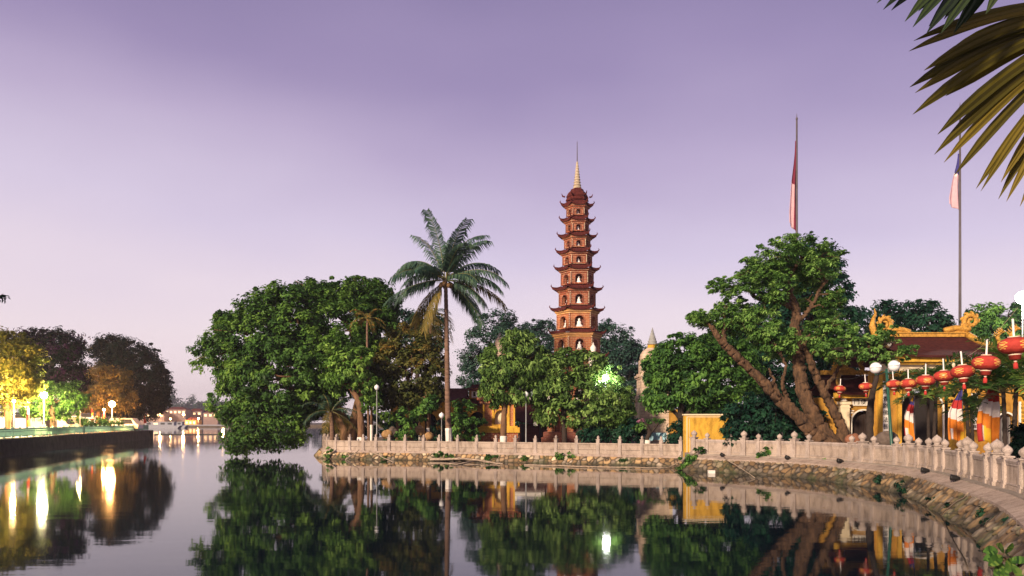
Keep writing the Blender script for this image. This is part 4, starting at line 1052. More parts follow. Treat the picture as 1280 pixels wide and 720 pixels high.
mb = MB(); mb.box((ax_(1078.5), AD - .05, az_(502.5)), (1.25, .1, .42)); pl = build('plaque', mb, M['white'], sg)
glyphs('門便方', .34, (ax_(1078.5) - .40, AD - .11, az_(502.6)), pl, M['black'], 'lettering', .40, False)
for x, c in ((1053, 'white'), (1099, 'cream')):
    mb = MB(); mb.box((ax_(x), AD - .2, (G_R + az_(505)) / 2), (.5, .4, az_(505) - G_R)); mb.box((ax_(x), AD - .2, az_(504)), (.66, .5, .16)); mb.box((ax_(x), AD - .2, az_(509)), (.58, .45, .08)); gp = build('gatepost', mb, M['cream'], sg)
    if x == 1053:
        mb = MB(); mb.lathe([(.10, 0), (.2, .05), (.12, .12), (.26, .3), (.28, .42), (.16, .5), (.2, .56), (.1, .66), (.02, .78)], (ax_(x), AD - .2, az_(502)), 12); build('urn', mb, M['white'], gp, True)

# ------------------------------------------------------------------ trees of the island
def lighter_outside(C, rng): return rng.random(len(C))
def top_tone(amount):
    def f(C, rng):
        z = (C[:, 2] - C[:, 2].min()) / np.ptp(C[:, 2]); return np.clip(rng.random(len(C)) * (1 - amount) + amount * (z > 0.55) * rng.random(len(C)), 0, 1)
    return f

tree('broadleaf_tree', 'huge spreading green tree hanging over the water at the left end of the island', 66,
     [(436, 548, .55), (425, 520, .48), (405, 490, .40), (385, 462, .3)],
     [(430, 405, 62, 52, 1), (370, 395, 60, 42), (312, 425, 52, 36, -1), (272, 442, 32, 24, -1), (312, 480, 36, 30, -2), (286, 504, 22, 26, -2), (345, 470, 56, 48, -2), (318, 528, 36, 32, -2.5), (302, 548, 22, 18, -2.5), (352, 535, 32, 28, -2),
      (405, 455, 56, 48, 0), (455, 385, 44, 34, 1), (470, 415, 32, 40, 1), (445, 455, 40, 40, 2), (392, 500, 30, 22, 0), (375, 512, 22, 20, -1), (340, 386, 40, 24, 0), (400, 366, 36, 16, 1), (452, 360, 28, 12, 1), (285, 405, 24, 14)],
     M['leaf_big'], M['bark'], dens=1.75, crad=.62, per=44, size=.40, trunks=[[(436, 548, .5), (446, 515, .4), (452, 480, .32), (450, 440, .22)]], seed=2, shell=.5, up=.6)
tree('roadside_tree', 'slender orange trunked tree with yellow green leaves at the left end of the balustrade', 61,
     [(452, 550, .32), (451, 525, .27), (449, 503, .25), (440, 488, .2)],
     [(420, 432, 12, 18), (428, 455, 20, 16), (445, 462, 16, 20), (425, 478, 20, 14), (460, 478, 14, 16), (462, 505, 12, 10), (452, 445, 14, 10)],
     M['leaf_bright'], M['bark'], dens=2.2, crad=.45, per=36, size=.40, white=1.0, seed=3, up=.3, droop=.5)
tree('rusty_tree', 'rounded tree with rust coloured young leaves left of the tall coconut palm', 64,
     [(513, 548, .24), (512, 525, .2), (510, 500, .16)],
     [(508, 430, 30, 22), (528, 445, 24, 26), (490, 455, 24, 28), (515, 470, 32, 28), (500, 495, 26, 22), (530, 495, 22, 20), (480, 485, 14, 24), (545, 470, 12, 30)],
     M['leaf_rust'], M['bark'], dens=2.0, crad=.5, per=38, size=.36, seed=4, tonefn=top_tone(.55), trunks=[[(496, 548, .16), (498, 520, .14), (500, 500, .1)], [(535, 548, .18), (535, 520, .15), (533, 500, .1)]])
tree('background_tree', 'dark tree top rising between the big left tree and the coconut palm trunk', 84,
     [(520, 548, .3), (522, 480, .25), (520, 440, .2)], [(505, 405, 22, 18), (530, 402, 22, 16), (520, 425, 34, 22), (546, 412, 12, 18)], M['leaf_dark'], M['bark_dark'], dens=1.4, crad=.7, per=34, size=.42, seed=5)
tree('background_tree', 'hazy grey green tree top between the coconut palm and the pagoda', 100,
     [(622, 548, .4), (622, 480, .3), (622, 450, .2)], [(623, 400, 22, 12), (612, 425, 28, 18), (635, 425, 22, 22), (605, 452, 24, 18), (630, 455, 28, 18), (588, 470, 16, 14), (580, 448, 8, 10), (600, 480, 24, 16)], M['leaf_teal'], M['bark_dark'], dens=1.2, crad=.8, per=34, size=.42, seed=6)
tree('background_tree', 'dark bluish tree crown just left of the pagoda behind the bright tree', 112,
     [(675, 548, .4), (675, 480, .3), (675, 455, .2)], [(662, 412, 14, 12), (683, 410, 14, 10), (672, 430, 30, 20), (650, 445, 16, 18), (690, 440, 18, 20), (672, 465, 30, 20)], M['leaf_teal'], M['bark_dark'], dens=1.1, crad=.8, per=34, size=.45, seed=7)
tree('background_tree', 'dark blue green tree crown close behind the right side of the pagoda', 98,
     [(770, 548, .45), (770, 490, .35), (770, 460, .25)], [(762, 420, 24, 16), (775, 445, 30, 22), (792, 450, 18, 20), (765, 475, 34, 24), (795, 485, 18, 18), (775, 510, 30, 22), (748, 440, 14, 26)], M['leaf_teal'], M['bark_dark'], dens=1.3, crad=.8, per=38, size=.45, seed=8)
tree('mango_tree', 'bright green drooping tree with whitewashed foot in front of the orange brick shrine', 57.5,
     [(629, 550, .24), (630, 520, .2), (633, 495, .19), (633, 478, .16)],
     [(650, 428, 20, 14), (630, 442, 22, 18), (660, 448, 24, 18), (640, 468, 30, 18), (672, 465, 20, 20), (618, 470, 14, 20), (622, 495, 14, 12), (658, 488, 24, 16), (610, 455, 10, 10), (606, 490, 6, 8)],
     M['leaf_lit'], M['bark'], dens=2.3, crad=.5, per=40, size=.48, width=.30, white=1.15, seed=9, droop=.9, up=.25)
tree('lit_tree', 'wide floodlit tree with two dark trunks in front of the pagoda foot', 58,
     [(706, 550, .2), (705, 520, .17), (704, 500, .14)],
     [(700, 462, 28, 20), (730, 455, 24, 16), (755, 472, 22, 16), (690, 490, 24, 22), (722, 488, 34, 26), (755, 500, 30, 24), (778, 505, 14, 18), (685, 515, 14, 16), (740, 520, 34, 16), (766, 525, 20, 16), (710, 448, 16, 10)],
     M['leaf_lit'], M['bark_dark'], dens=2.2, crad=.5, per=40, size=.38, trunks=[[(720, 549, .17), (725, 525, .15), (733, 505, .1)]], seed=10)
tree('round_green_tree', 'dense glossy green tree behind the yellow wall left of the old leaning tree', 52.5,
     [(851, 548, .24), (851, 525, .21), (852, 500, .2)],
     [(850, 440, 32, 20), (885, 440, 36, 22), (915, 450, 26, 24), (830, 465, 26, 24), (868, 470, 40, 30), (910, 482, 36, 26), (836, 492, 26, 18), (880, 500, 32, 18), (820, 500, 10, 14), (935, 470, 16, 20), (824, 474, 13, 13), (822, 500, 17, 16)],
     M['leaf_mid'], M['bark_dark'], dens=2.6, crad=.48, per=48, size=.36, seed=11)
tree('dark_tree', 'dark dense tree rising behind the old leaning tree', 56,
     [(1010, 548, .4), (1010, 480, .35), (1010, 430, .3)],
     [(1010, 330, 34, 28), (1030, 360, 32, 34), (985, 365, 36, 34), (1045, 400, 30, 34), (1000, 410, 44, 40), (960, 400, 30, 34), (940, 435, 30, 36), (1050, 445, 22, 28), (965, 460, 40, 38), (1010, 460, 40, 36), (915, 420, 20, 26)],
     M['leaf_dark'], M['bark_dark'], dens=1.7, crad=.6, per=42, size=.40, seed=12)

# old leaning tree with feathery foliage
OT = 43.6
rng = np.random.default_rng(21)
b_ = at(1032, 527, OT); b_.z = G_R
old = thing('old_leaning_tree', 'gnarled old tree with thick leaning brown trunks and feathery foliage beside the side gate', 'tree', b_)
mb = MB()
AXIS = []
def limbpx(pts, rough=.0, n=22, sub=12):
    P = catmull([at(x, y, OT + (q[0] if q else 0)) for x, y, r, *q in pts], sub); R_ = np.interp(np.linspace(0, 1, len(P)), np.linspace(0, 1, len(pts)), [p[2] * .60 for p in pts]); AXIS.extend(P[3::3])
    mb.tube([p + Vector(rng.normal(size=3) * .035) for p in P], [max(.015, r * (1 + rough * rng.normal())) for r in R_], n, lump=.075)
limbpx([(1036, 560, 1.05, -.3), (1018, 545, .62, -.4), (1000, 523, .50, -.5), (975, 500, .46, -.6), (955, 478, .44, -.7), (938, 462, .36, -.8), (920, 444, .36, -.9), (905, 430, .30, -1), (896, 418, .26, -1), (888, 408, .14, -1)])
limbpx([(1040, 560, 1.0), (1022, 530, .66), (1008, 500, .58), (1000, 470, .52, .2), (997, 440, .46, .3), (994, 410, .42, .3), (995, 388, .38, .3), (988, 368, .32, .2), (984, 352, .27, .2), (992, 338, .2, .2), (1004, 322, .12, .3)])
limbpx([(1052, 560, .85, .2), (1052, 535, .46, .2), (1038, 505, .38, .3), (1024, 478, .33, .3), (1014, 455, .3, .3), (1004, 432, .26, .3), (998, 415, .22, .3)])
limbpx([(990, 385, .2, .2), (975, 378, .18), (955, 376, .16), (942, 368, .14), (940, 352, .12), (934, 338, .07)])
limbpx([(1000, 525, .3, -.4), (985, 500, .2, -.7), (978, 478, .15, -.8), (982, 458, .12, -.8), (976, 444, .08, -.9)])
limbpx([(975, 500, .2, -.8), (968, 480, .13, -1), (962, 462, .09, -1)])
limbpx([(905, 430, .14, -1), (906, 408, .12, -1), (905, 392, .08, -.8)])
limbpx([(1030, 490, .2, .2), (1042, 470, .15), (1055, 452, .11), (1070, 440, .08, -.3), (1088, 432, .05, -.5)])
limbpx([(1000, 400, .2, .2), (1014, 384, .16), (1024, 364, .12), (1034, 350, .08)])
lob = [(1000, 308, 30, 16), (975, 318, 26, 15), (1030, 322, 22, 17), (950, 334, 24, 12), (990, 335, 34, 15), (1020, 350, 24, 15), (925, 362, 22, 15), (945, 352, 20, 14), (905, 358, 16, 9), (970, 352, 20, 11), (900, 395, 28, 14), (880, 400, 16, 10), (915, 408, 22, 11), (872, 396, 8, 6),
       (975, 425, 26, 17), (960, 432, 20, 15), (985, 440, 22, 13), (1000, 430, 16, 14), (955, 410, 20, 11), (930, 400, 18, 9), (1045, 410, 22, 12), (1035, 385, 16, 14), (1050, 440, 20, 14), (1030, 430, 16, 12), (1045, 372, 10, 10), (965, 372, 16, 9), (1022, 335, 26, 14), (1005, 345, 26, 14), (1010, 375, 24, 14), (955, 392, 20, 10), (915, 385, 18, 8), (1030, 410, 20, 12), (948, 418, 18, 11), (965, 338, 22, 10), (940, 345, 16, 8), (900, 410, 22, 9)]
W = [(tuple(at(x, y, OT + (1.5 + .5 * rng.random() if (978 < x < 1022 and y > 330) else -.9 + 1.1 * rng.random()))), (rx * .0436, .7 + rx * .012, ry * .0436)) for x, y, rx, ry in lob]
for c, r in W:                                       # a branch and twigs out to every leaf mass
    a = min(AXIS, key=lambda p: (p - Vector(c)).length + .4 * abs(p.z - Vector(c).z + .8)); limb(mb, a, c, .075, .03, rng, .10)
    for k in range(5): limb(mb, Vector(c).lerp(a, .2), Vector(c) + Vector((rng.normal() * r[0] * .6, rng.normal() * r[1] * .5, rng.normal() * r[2] * .6)), .03, .008, rng, .12, 4)
build('trunk', mb, M['bark_old'], old, True)
C, R = lobe_clumps(W, 3.4, rng, .32, .2)
leaf_mesh('crown', C, R, 44, .20, M['leaf_feather'], old, rng, .55, .36, .8, (b_.x, b_.y, 6.5), None, .2)
# sprays that stick out of the crown
C2 = []; R2 = []
for (c, r) in W:
    for k in range(4):
        a = rng.random() * 2 * pi; el = rng.uniform(-.1, .7); dr = np.array([cos(a) * cos(el), .4 * sin(a), sin(el)])
        for j in range(5): C2.append(np.array(c) + dr * np.array(r) * (.9 + .11 * j)); R2.append(.20 - .025 * j)
leaf_mesh('outer_sprays', np.array(C2), R2, 13, .22, M['leaf_feather'], old, rng, .5, .34, .9, (b_.x, b_.y, 6.5), None, .2)

tree('small_gate_tree', 'small tree with dark stem and whitewashed foot standing before the side gate arch', 41.5,
     [(1087, 556, .22), (1087, 535, .2), (1088, 510, .18), (1091, 490, .15), (1096, 470, .12), (1100, 452, .1)],
     [(1055, 420, 14, 8), (1080, 425, 22, 9), (1105, 425, 22, 10), (1098, 442, 24, 10), (1070, 440, 18, 9), (1130, 438, 15, 7), (1040, 436, 16, 8), (1118, 450, 14, 6), (1110, 412, 12, 6)],
     M['leaf_feather'], M['bark_dark'], dens=2.6, crad=.36, per=34, size=.22, ground=G_R, white=.62, seed=23, up=.8, flat=.5, shell=.3)
tree('background_tree', 'loose dark tree crown above the left part of the temple roof ridge', 66,
     [(1115, 548, .35), (1115, 480, .3), (1115, 430, .2)], [(1110, 390, 18, 12), (1098, 405, 18, 14), (1125, 405, 20, 14), (1085, 425, 18, 18), (1110, 430, 36, 22)], M['leaf_dark'], M['bark_dark'], dens=1.6, crad=.6, per=36, size=.4, ground=G_R, seed=24)
tree('background_tree', 'loose dark tree crown above the middle of the temple roof ridge', 64,
     [(1155, 548, .35), (1155, 480, .3), (1155, 430, .2)], [(1145, 390, 14, 12), (1165, 392, 15, 13), (1155, 408, 30, 14), (1180, 408, 14, 12), (1155, 430, 44, 20)], M['leaf_dark'], M['bark_dark'], dens=1.6, crad=.6, per=36, size=.4, ground=G_R, seed=25)
tree('background_tree', 'green tree crown glowing under the white floodlight behind the right end of the temple', 58,
     [(1250, 548, .4), (1250, 480, .35), (1250, 430, .25)], [(1235, 398, 26, 16), (1262, 395, 26, 16), (1225, 415, 18, 16), (1250, 422, 40, 22), (1285, 410, 26, 24), (1300, 440, 30, 30), (1270, 450, 30, 24)], M['leaf_mid'], M['bark_dark'], dens=1.9, crad=.55, per=40, size=.38, ground=G_R, seed=26)

# shrubs
def shrub(name, label, d, x, y, rx, ry, leafm, ground, seed, size=.28, per=34, dens=3.2, group=None, crad=.34, lobes=None, cat='shrub'):
    rng = np.random.default_rng(seed); b = at(x, 527, d); b.z = ground; t = thing(name, label, cat, b, group)
    lobes = lobes or [(x, y, rx, ry), (x - rx * .45, y + ry * .2, rx * .6, ry * .8), (x + rx * .45, y + ry * .25, rx * .6, ry * .75), (x + rx * .1, y - ry * .3, rx * .6, ry * .6)]
    W = [(tuple(at(a, b_, d)), (p * d / F, (p + q) / 2 * d / F * .8, q * d / F)) for a, b_, p, q in lobes]
    mb = MB()
    for c, r in W: limb(mb, (b.x, b.y, ground - .05), c, .05, .02, rng, n=4)
    build('stems', mb, M['bark_dark'], t, True)
    C, R = lobe_clumps(W, dens, rng, crad, .5); leaf_mesh('foliage', C, R, per, size, leafm, t, rng)
    return t
shrub('dark_bush', 'large dark green bush spilling over the balustrade between the yellow wall and the old tree', 45.4, 965, 528, 50, 30, M['leaf_dark'], G_R, 31, lobes=[(935, 525, 28, 30), (970, 515, 34, 30), (1000, 528, 26, 26), (948, 545, 24, 14), (985, 545, 36, 14), (918, 538, 12, 18), (925, 548, 12, 14)], dens=3.6, per=40)
shrub('hedge_bush', 'dark rounded bush behind the balustrade right of the lit tree', 57.4, 785, 540, 22, 16, M['leaf_dark'], G_L, 32)
shrub('hedge_bush', 'dark low bush under the floodlit tree between its trunks and the pagoda', 57.6, 742, 544, 18, 10, M['leaf_dark'], G_L, 33)
shrub('hedge_bush', 'layered clipped bush just right of the coconut palm trunk', 62, 580, 515, 14, 8, M['leaf_mid'], G_L, 34, lobes=[(578, 508, 16, 6), (572, 522, 14, 6), (586, 528, 18, 6), (574, 538, 12, 8), (590, 545, 12, 8)])
shrub('climbing_shrub', 'upright light green shrub with thin stems beside the tan boulders', 60.5, 507, 535, 8, 22, M['leaf_mid'], G_L, 35, lobes=[(505, 520, 7, 10), (509, 533, 9, 12), (503, 546, 8, 8)])
shrub('hedge_bush', 'pale green bush behind the thin grey lamp post on the left', 68, 484, 525, 12, 10, M['leaf_bright'], G_L, 36)
shrub('hedge_bush', 'dark mass of bushes in the shade beside the orange trunk on the far left', 67, 432, 532, 20, 18, M['leaf_dark'], G_L, 37, lobes=[(425, 528, 14, 18), (440, 535, 12, 16), (465, 532, 10, 18), (412, 540, 10, 12)])
shrub('hedge_bush', 'low dark bushes behind the boulders and the ochre house front', 66, 530, 545, 26, 10, M['leaf_dark'], G_L, 38, lobes=[(490, 540, 14, 12), (520, 545, 16, 9), (548, 538, 10, 14), (600, 545, 10, 8)])
shrub('hedge_bush', 'leafless looking dark shrub left of the yellow wall', 52, 846, 540, 9, 18, M['leaf_dark'], G_L, 39)
shrub('dark_potted_shrub', 'dark glossy shrub at the right edge of the photo behind the balustrade', 23.5, 1277, 545, 8, 22, M['leaf_night'], G_R, 40, size=.18, crad=.18, dens=12)
for i, (x, lb) in enumerate(((872, 'dark hedge deep in the shade behind the glossy green tree trunk'), (920, 'dark hedge far behind the left part of the large dark bush'), (972, 'dark hedge far behind the right part of the large dark bush'), (1016, 'dark hedge seen between the trunks of the old leaning tree'))):
    shrub('hedge_bush', lb, 72, x, 512, 34, 26, M['leaf_dark'], G_L, 400 + i, size=.4, crad=.6, dens=1.8, lobes=[(x - 14, 522, 20, 20), (x + 14, 522, 20, 20), (x, 505, 24, 20)])
for i, (x, lb) in enumerate(((590, 'dark hedge behind the small yellow gatehouse'), (655, 'dark hedge closing the view left of the pagoda plinth'), (800, 'dark hedge behind the foot of the pale stupa'))):
    shrub('hedge_bush', lb, 97, x, 520, 34, 26, M['leaf_dark'], G_L, 420 + i, size=.45, crad=.8, dens=1.2, lobes=[(x - 14, 526, 22, 16), (x + 14, 526, 22, 16), (x, 516, 26, 16)])
# bonsai
q = at(810, 527, 56.6); q.z = G_L
bt = thing('bonsai_tree', 'little bonsai with pink blossom and whitewashed stem before the blue table', 'bonsai', q)
mb = MB(); c1 = catmull([at(810, 557, 56.6), at(809, 548, 56.6), at(812, 540, 56.6), at(806, 530, 56.6)], 4); mb.tube(c1, .16, 8); mb.tube(catmull([at(811, 543, 56.6), at(818, 536, 56.6), at(823, 528, 56.6)], 4), .09, 7)
mb.tube([at(809.5, 558, 56.6), at(809.5, 550, 56.6)], .20, 8, 1); build('trunk', mb, [M['bark_dark'], M['whitewash']], bt, True)
rng = np.random.default_rng(5)
C, R = lobe_clumps([(tuple(at(x, y, 56.6)), (rx * .0566, rx * .05, ry * .0566)) for x, y, rx, ry in ((803, 532, 8, 5), (798, 535, 6, 4), (822, 526, 7, 4), (812, 527, 5, 3))], 5, rng, .25, .3); leaf_mesh('foliage', C, R, 30, .2, M['leaf_mid'], bt, rng)
M['blossom'] = leaf_mat('pink blossom', (.35, .10, .22), (.5, .2, .34), (.65, .35, .45))
C, R = lobe_clumps([(tuple(at(802, 526, 56.5)), (.28, .25, .16))], 12, rng, .12, .3); leaf_mesh('blossom', C, R, 18, .12, M['blossom'], bt, rng)

# ------------------------------------------------------------------ coconut palm and other palms
def coconut(name, label, d, base, top, nf, L, seed, ground=.62, r=(.32, .17), white=None, yellow=3, leaf=.95, list_=None, fl=26, hang=.9, lw=.035, cat='palm', leafm=None, yleafm=None, rib=.05):
    rng = np.random.default_rng(seed)
    P = [at(x, y, d) for x, y in base + [top]]; P[0].z = ground - .1
    b = P[0].copy(); b.z = ground; t = thing(name, label, cat, b)
    cp = catmull(P, 8); n = len(cp); mb = MB(); rr = [r[0] * (1.18 if i < 2 else 1) + (r[1] - r[0]) * i / (n - 1) for i in range(n)]
    cp2 = resample(cp, .18); rr2 = np.interp(np.linspace(0, 1, len(cp2)), np.linspace(0, 1, n), rr)
    mb.tube(cp2, [q * (1.06 if i % 2 else .96) for i, q in enumerate(rr2)], 10)
    if white: mb.tube([p for p in cp2 if p.z < ground + white], [float(rr2[i]) * 1.12 for i, p in enumerate([p for p in cp2 if p.z < ground + white])], 10, 1)
    build('trunk', mb, [M['bark_palm'], M['whitewash']], t, True)
    o = cp[-1]
    fr = list_ or [(2 * pi * k / nf * 2.4 + rng.normal() * .2, 1.15 - 1.75 * (k / nf) + rng.normal() * .12, L * (.85 + .25 * rng.random())) for k in range(nf)]
    for k, (az, el, ll, *dr_) in enumerate(fr):
        mb = MB(); frond_mb(mb, o + Vector((cos(az) * r[1] * .6, sin(az) * r[1] * .6, 0)), az, el, ll, dr_[0] if dr_ else (1.35 + .6 * rng.random() if el > -.2 else .8), leaf, rng, fl, rib, hang, lw, vshape=(.3 if el > 1.1 else .1) if dr_ else .35)
        old_ = k >= len(fr) - yellow
        f = build('frond', mb, [(yleafm or M['palm_yellow']) if old_ else (leafm or M['palm_leaf']), M['palm_rib']], t); set_tone(f, rng, 0, 1)
    return t, o
D2 = radians
cf = [(D2(235), 1.42, 5.3, .7), (D2(42), 1.28, 5.8, 1.3), (D2(138), 1.15, 5.2, .8), (D2(-50), 1.35, 5.0, 1.0), (D2(-34), 1.0, 4.66, 1.1), (D2(23), .85, 4.75, 1.7), (D2(82), 1.3, 4.75, .9), (D2(-58), 1.1, 3.99, 1.3),
      (D2(-22), .42, 5.13, 1.4), (D2(-5), .30, 4.37, 1.3), (D2(160), .70, 4.75, 1.6), (D2(212), .42, 4.56, 1.35), (D2(176), 1.0, 3.61, 1.7), (D2(175), .85, 3.80, 1.6), (D2(57), .7, 4.37, 1.4), (D2(147), .5, 4.18, 1.4), (D2(-124), .6, 3.80, 1.5), (D2(-45), .3, 3.80, 1.3),
      (D2(164), .0, 4.94, .8), (D2(37), -.5, 4.56, .7), (D2(191), -.05, 3.99, 1.0), (D2(-20), -.2, 3.80, 1.0), (D2(42), -.3, 3.80, .9), (D2(14), .02, 4.94, 1.05), (D2(154), -.62, 4.37, .7), (D2(215), -1.0, 4.37, .4), (D2(-168), -1.2, 3.23, .3)]
t_, o_ = coconut('coconut_palm', 'tall coconut palm with whitewashed foot rising above the trees near the middle', 60, [(562, 552), (560, 520), (559, 460), (558, 400)], (557, 350), 24, 5, 51, white=1.75, r=(.235, .135), list_=cf, yellow=4, leaf=1.15, fl=56, lw=.042, hang=1.35)
mb = MB(); rng = np.random.default_rng(8)
for k in range(7):
    a = k * 2 * pi / 7; c = o_ + Vector((cos(a) * .38, sin(a) * .38, -.45 + .12 * (k % 2))); mb.lathe([(.02, -.2), (.13, -.13), (.17, 0), (.13, .13), (.02, .2)], tuple(c), 8)
build('coconut_bunch', mb, M['tan_rock'], t_, True)
coconut('slender_palm', 'thin second palm stem with hanging yellowing fronds just left of the coconut palm', 66, [(537, 550), (537, 500), (538, 440)], (538, 392), 9, 3, 52, r=(.13, .09), yellow=6, list_=[(D2(150), .3, 2.6), (D2(60), .6, 2.8), (D2(-30), .1, 2.8), (D2(200), -.4, 3.2), (D2(120), -.7, 3.0), (D2(-60), -.8, 3.2), (D2(20), -.6, 3.0), (D2(-130), -1.0, 3.2)], leaf=.8)
coconut('date_palm', 'short bushy palm with drooping fronds in the shade at the left end of the balustrade', 63, [(415, 550), (415, 535)], (413, 514), 16, 2.9, 53, r=(.2, .16), yellow=4, leaf=.6, leafm=M['palm_leaf'])
coconut('slender_palm', 'orange tinged palm head poking out of the top of the big left tree', 62.5, [(461, 548), (460, 500), (459, 440)], (459, 398), 12, 1.5, 54, r=(.1, .08), yellow=12, leaf=.45, yleafm=M['leaf_rust'])
# areca palms of the forecourt
def areca(label, d, stems, nf, L, seed, leaf=.55):
    rng = np.random.default_rng(seed); b = at(stems[0][0], 527, d); b.z = G_R; t = thing('areca_palm', label, 'palm', b)
    for (x0, x1, yt, yel) in stems:
        P = [at(x0, 527, d), at((x0 + x1) / 2, (527 + yt) / 2 + 15, d), at(x1, yt, d)]; P[0].z = G_R
        cp = resample(catmull(P, 8), .09); n = len(cp); mb = MB(); mb.tube(cp, [.085 * (1.1 if i % 3 == 0 else .98) - .03 * i / n for i in range(n)], 9); build('stem', mb, M['bark_dark'], t, True)
        for k in range(nf):
            az = 2 * pi * k / nf + rng.normal() * .25; el = 1.15 - 1.25 * rng.random(); mb = MB()
            frond_mb(mb, cp[-1] - Vector((0, 0, .05)), az, el, L * (.8 + .4 * rng.random()), 1.1, leaf, rng, 30, .028, .35, .03, vshape=.8)
            f = build('frond', mb, [M['areca'], M['palm_rib']], t); lo = .5 if rng.random() < yel else 0; set_tone(f, rng, lo, lo + .5)
    return t
areca('slim areca palm with a yellow green frond between the first and second hanging flags', 36, [(1161, 1160, 494, .9), (1166, 1172, 470, .2)], 11, 1.5, 61)
areca('areca palm with dark fronds in front of the couplet board behind the largest flag', 32.5, [(1212, 1206, 480, .1), (1216, 1214, 505, .1)], 11, 1.2, 62)
areca('largest areca palm with long fronds at the right edge behind the balustrade', 25.5, [(1257, 1254, 488, .35), (1266, 1272, 464, .7)], 15, 1.85, 63, .7)
areca('background areca palm with dark fronds against the cream frieze of the temple hall', 39, [(1141, 1138, 474, .1), (1184, 1182, 472, .1)], 11, 1.35, 64)

# ------------------------------------------------------------------ lanterns on a cable
lan = thing('lantern', 'x', 'lantern', (0, 0, 0), 'red lanterns strung along the balustrade')
mb = MB(); prof = [(.03, -.19), (.12, -.185), (.22, -.15), (.29, -.08), (.31, 0), (.29, .08), (.22, .15), (.12, .185), (.03, .19)]
prof2 = [(float(np.interp(t, np.linspace(0, 1, 9), [p[0] for p in prof])), float(np.interp(t, np.linspace(0, 1, 9), [p[1] for p in prof]))) for t in np.linspace(0, 1, 25)]
def mf(i, k):
    ph = k % 12; return 1 if (9 <= i <= 15 and ((ph in (4, 7) and i % 2) or (ph in (5, 6) and i in (10, 12, 13, 15)) or (ph in (3, 8) and i in (11, 14)))) else 0
mb.lathe(prof2, (0, 0, 0), 48, ribs=24, ribamp=.03, mfun=mf); build('shade', mb, [M['red_cloth'], M['gold_print']], lan, True)
mb = MB(); mb.lathe([(.10, .19), (.12, .19), (.12, .215), (.02, .22)], (0, 0, 0), 16); build('top_cap', mb, M['lantern_trim'], lan, True)
mb = MB(); mb.lathe([(.13, -.19), (.135, -.215), (.12, -.22), (.105, -.32), (.02, -.32)], (0, 0, 0), 16, mfun=lambda i, k: 1 if i < 2 else 0); sk = build('skirt', mb, [M['red_cloth'], M['lantern_trim']], lan, True)
mb = MB(); mb.lathe([(.02, -.32), (.035, -.345), (.035, -.37), (.02, -.38), (.045, -.42), (.05, -.53), (.02, -.54)], (0, 0, 0), 10, mfun=lambda i, k: 1 if 0 < i < 3 else 0); build('tassel', mb, [M['tassel'], M['lantern_trim']], sk, True)
mb = MB(); mb.tube([(0, 0, .2), (0, 0, .62)], .022, 8); build('hanger', mb, M['hanger'], lan)
LP = [(1050, 486, 37, 'leftmost red lantern hanging in front of the old tree beside the side gate', .9),
      (1082, 483, 34.5, 'red lantern hanging over the three character plaque of the side gate', .98), (1117, 480, 31.5, 'red lantern half hidden beside the green lamp post', .95), (1135.5, 479.5, 29.2, 'red lantern between the green lamp post and the first flag', 1.0),
      (1157, 475.5, 26.6, 'red lantern above the yellow green areca frond', 1.05), (1180, 470, 24.3, 'fifth red lantern from the right partly behind a larger one', 1.0), (1203.5, 464.5, 21.8, 'red lantern directly above the middle flag', 1.05),
      (1232.5, 453.5, 19.2, 'large red lantern above the rightmost flag', 1.06), (1268, 432, 16.6, 'highest red lantern close to the right edge of the photo', 1.05)]
tops = []
for i, (x, y, d, lb, sc_) in enumerate(LP):
    d *= 1.15; sc_ *= 1.07; p = at(x, y, d)
    o = lan if i == 0 else copy_tree(lan); o['label'] = lb; o.location = p; o.scale = (sc_, sc_, sc_ * .92); o.rotation_euler = (0.07 * sin(i * 5), .07 * cos(i * 3), i * 1.3)
    tops.append(p + Vector((0, 0, .58 * sc_)))
lan['label'] = LP[0][3]
ends = [at(1012, 468, 46)] + tops + [at(1330, 392, 15.5)]
mb = MB(); pts = []
for a, b in zip(ends, ends[1:]):
    for k in range(6): t = k / 6; q = a.lerp(b, t); q.z -= .12 * sin(pi * t); pts.append(q)
pts.append(ends[-1]); mb.tube(pts, .008, 5); tag(build('lantern_cable', mb, M['cable'], None, loc=ends[0]), 'thin dark cable carrying the row of red lanterns', 'cable')
mb = MB(); ca = at(1185, 455, 33); cb_ = at(1272, 385, 26); pts = [ca.lerp(cb_, k / 10) - Vector((0, 0, .35 * sin(pi * k / 10))) for k in range(11)]; mb.tube(pts, .008, 5)
mb.lathe([(.005, -.02), (.05, -.05), (.07, -.12), (.04, -.2), (.01, -.24)], tuple(pts[1]), 8); tag(build('light_string', mb, M['cream'], None, loc=ca), 'thin wire with one pale bulb stretched in front of the temple roof', 'string light')

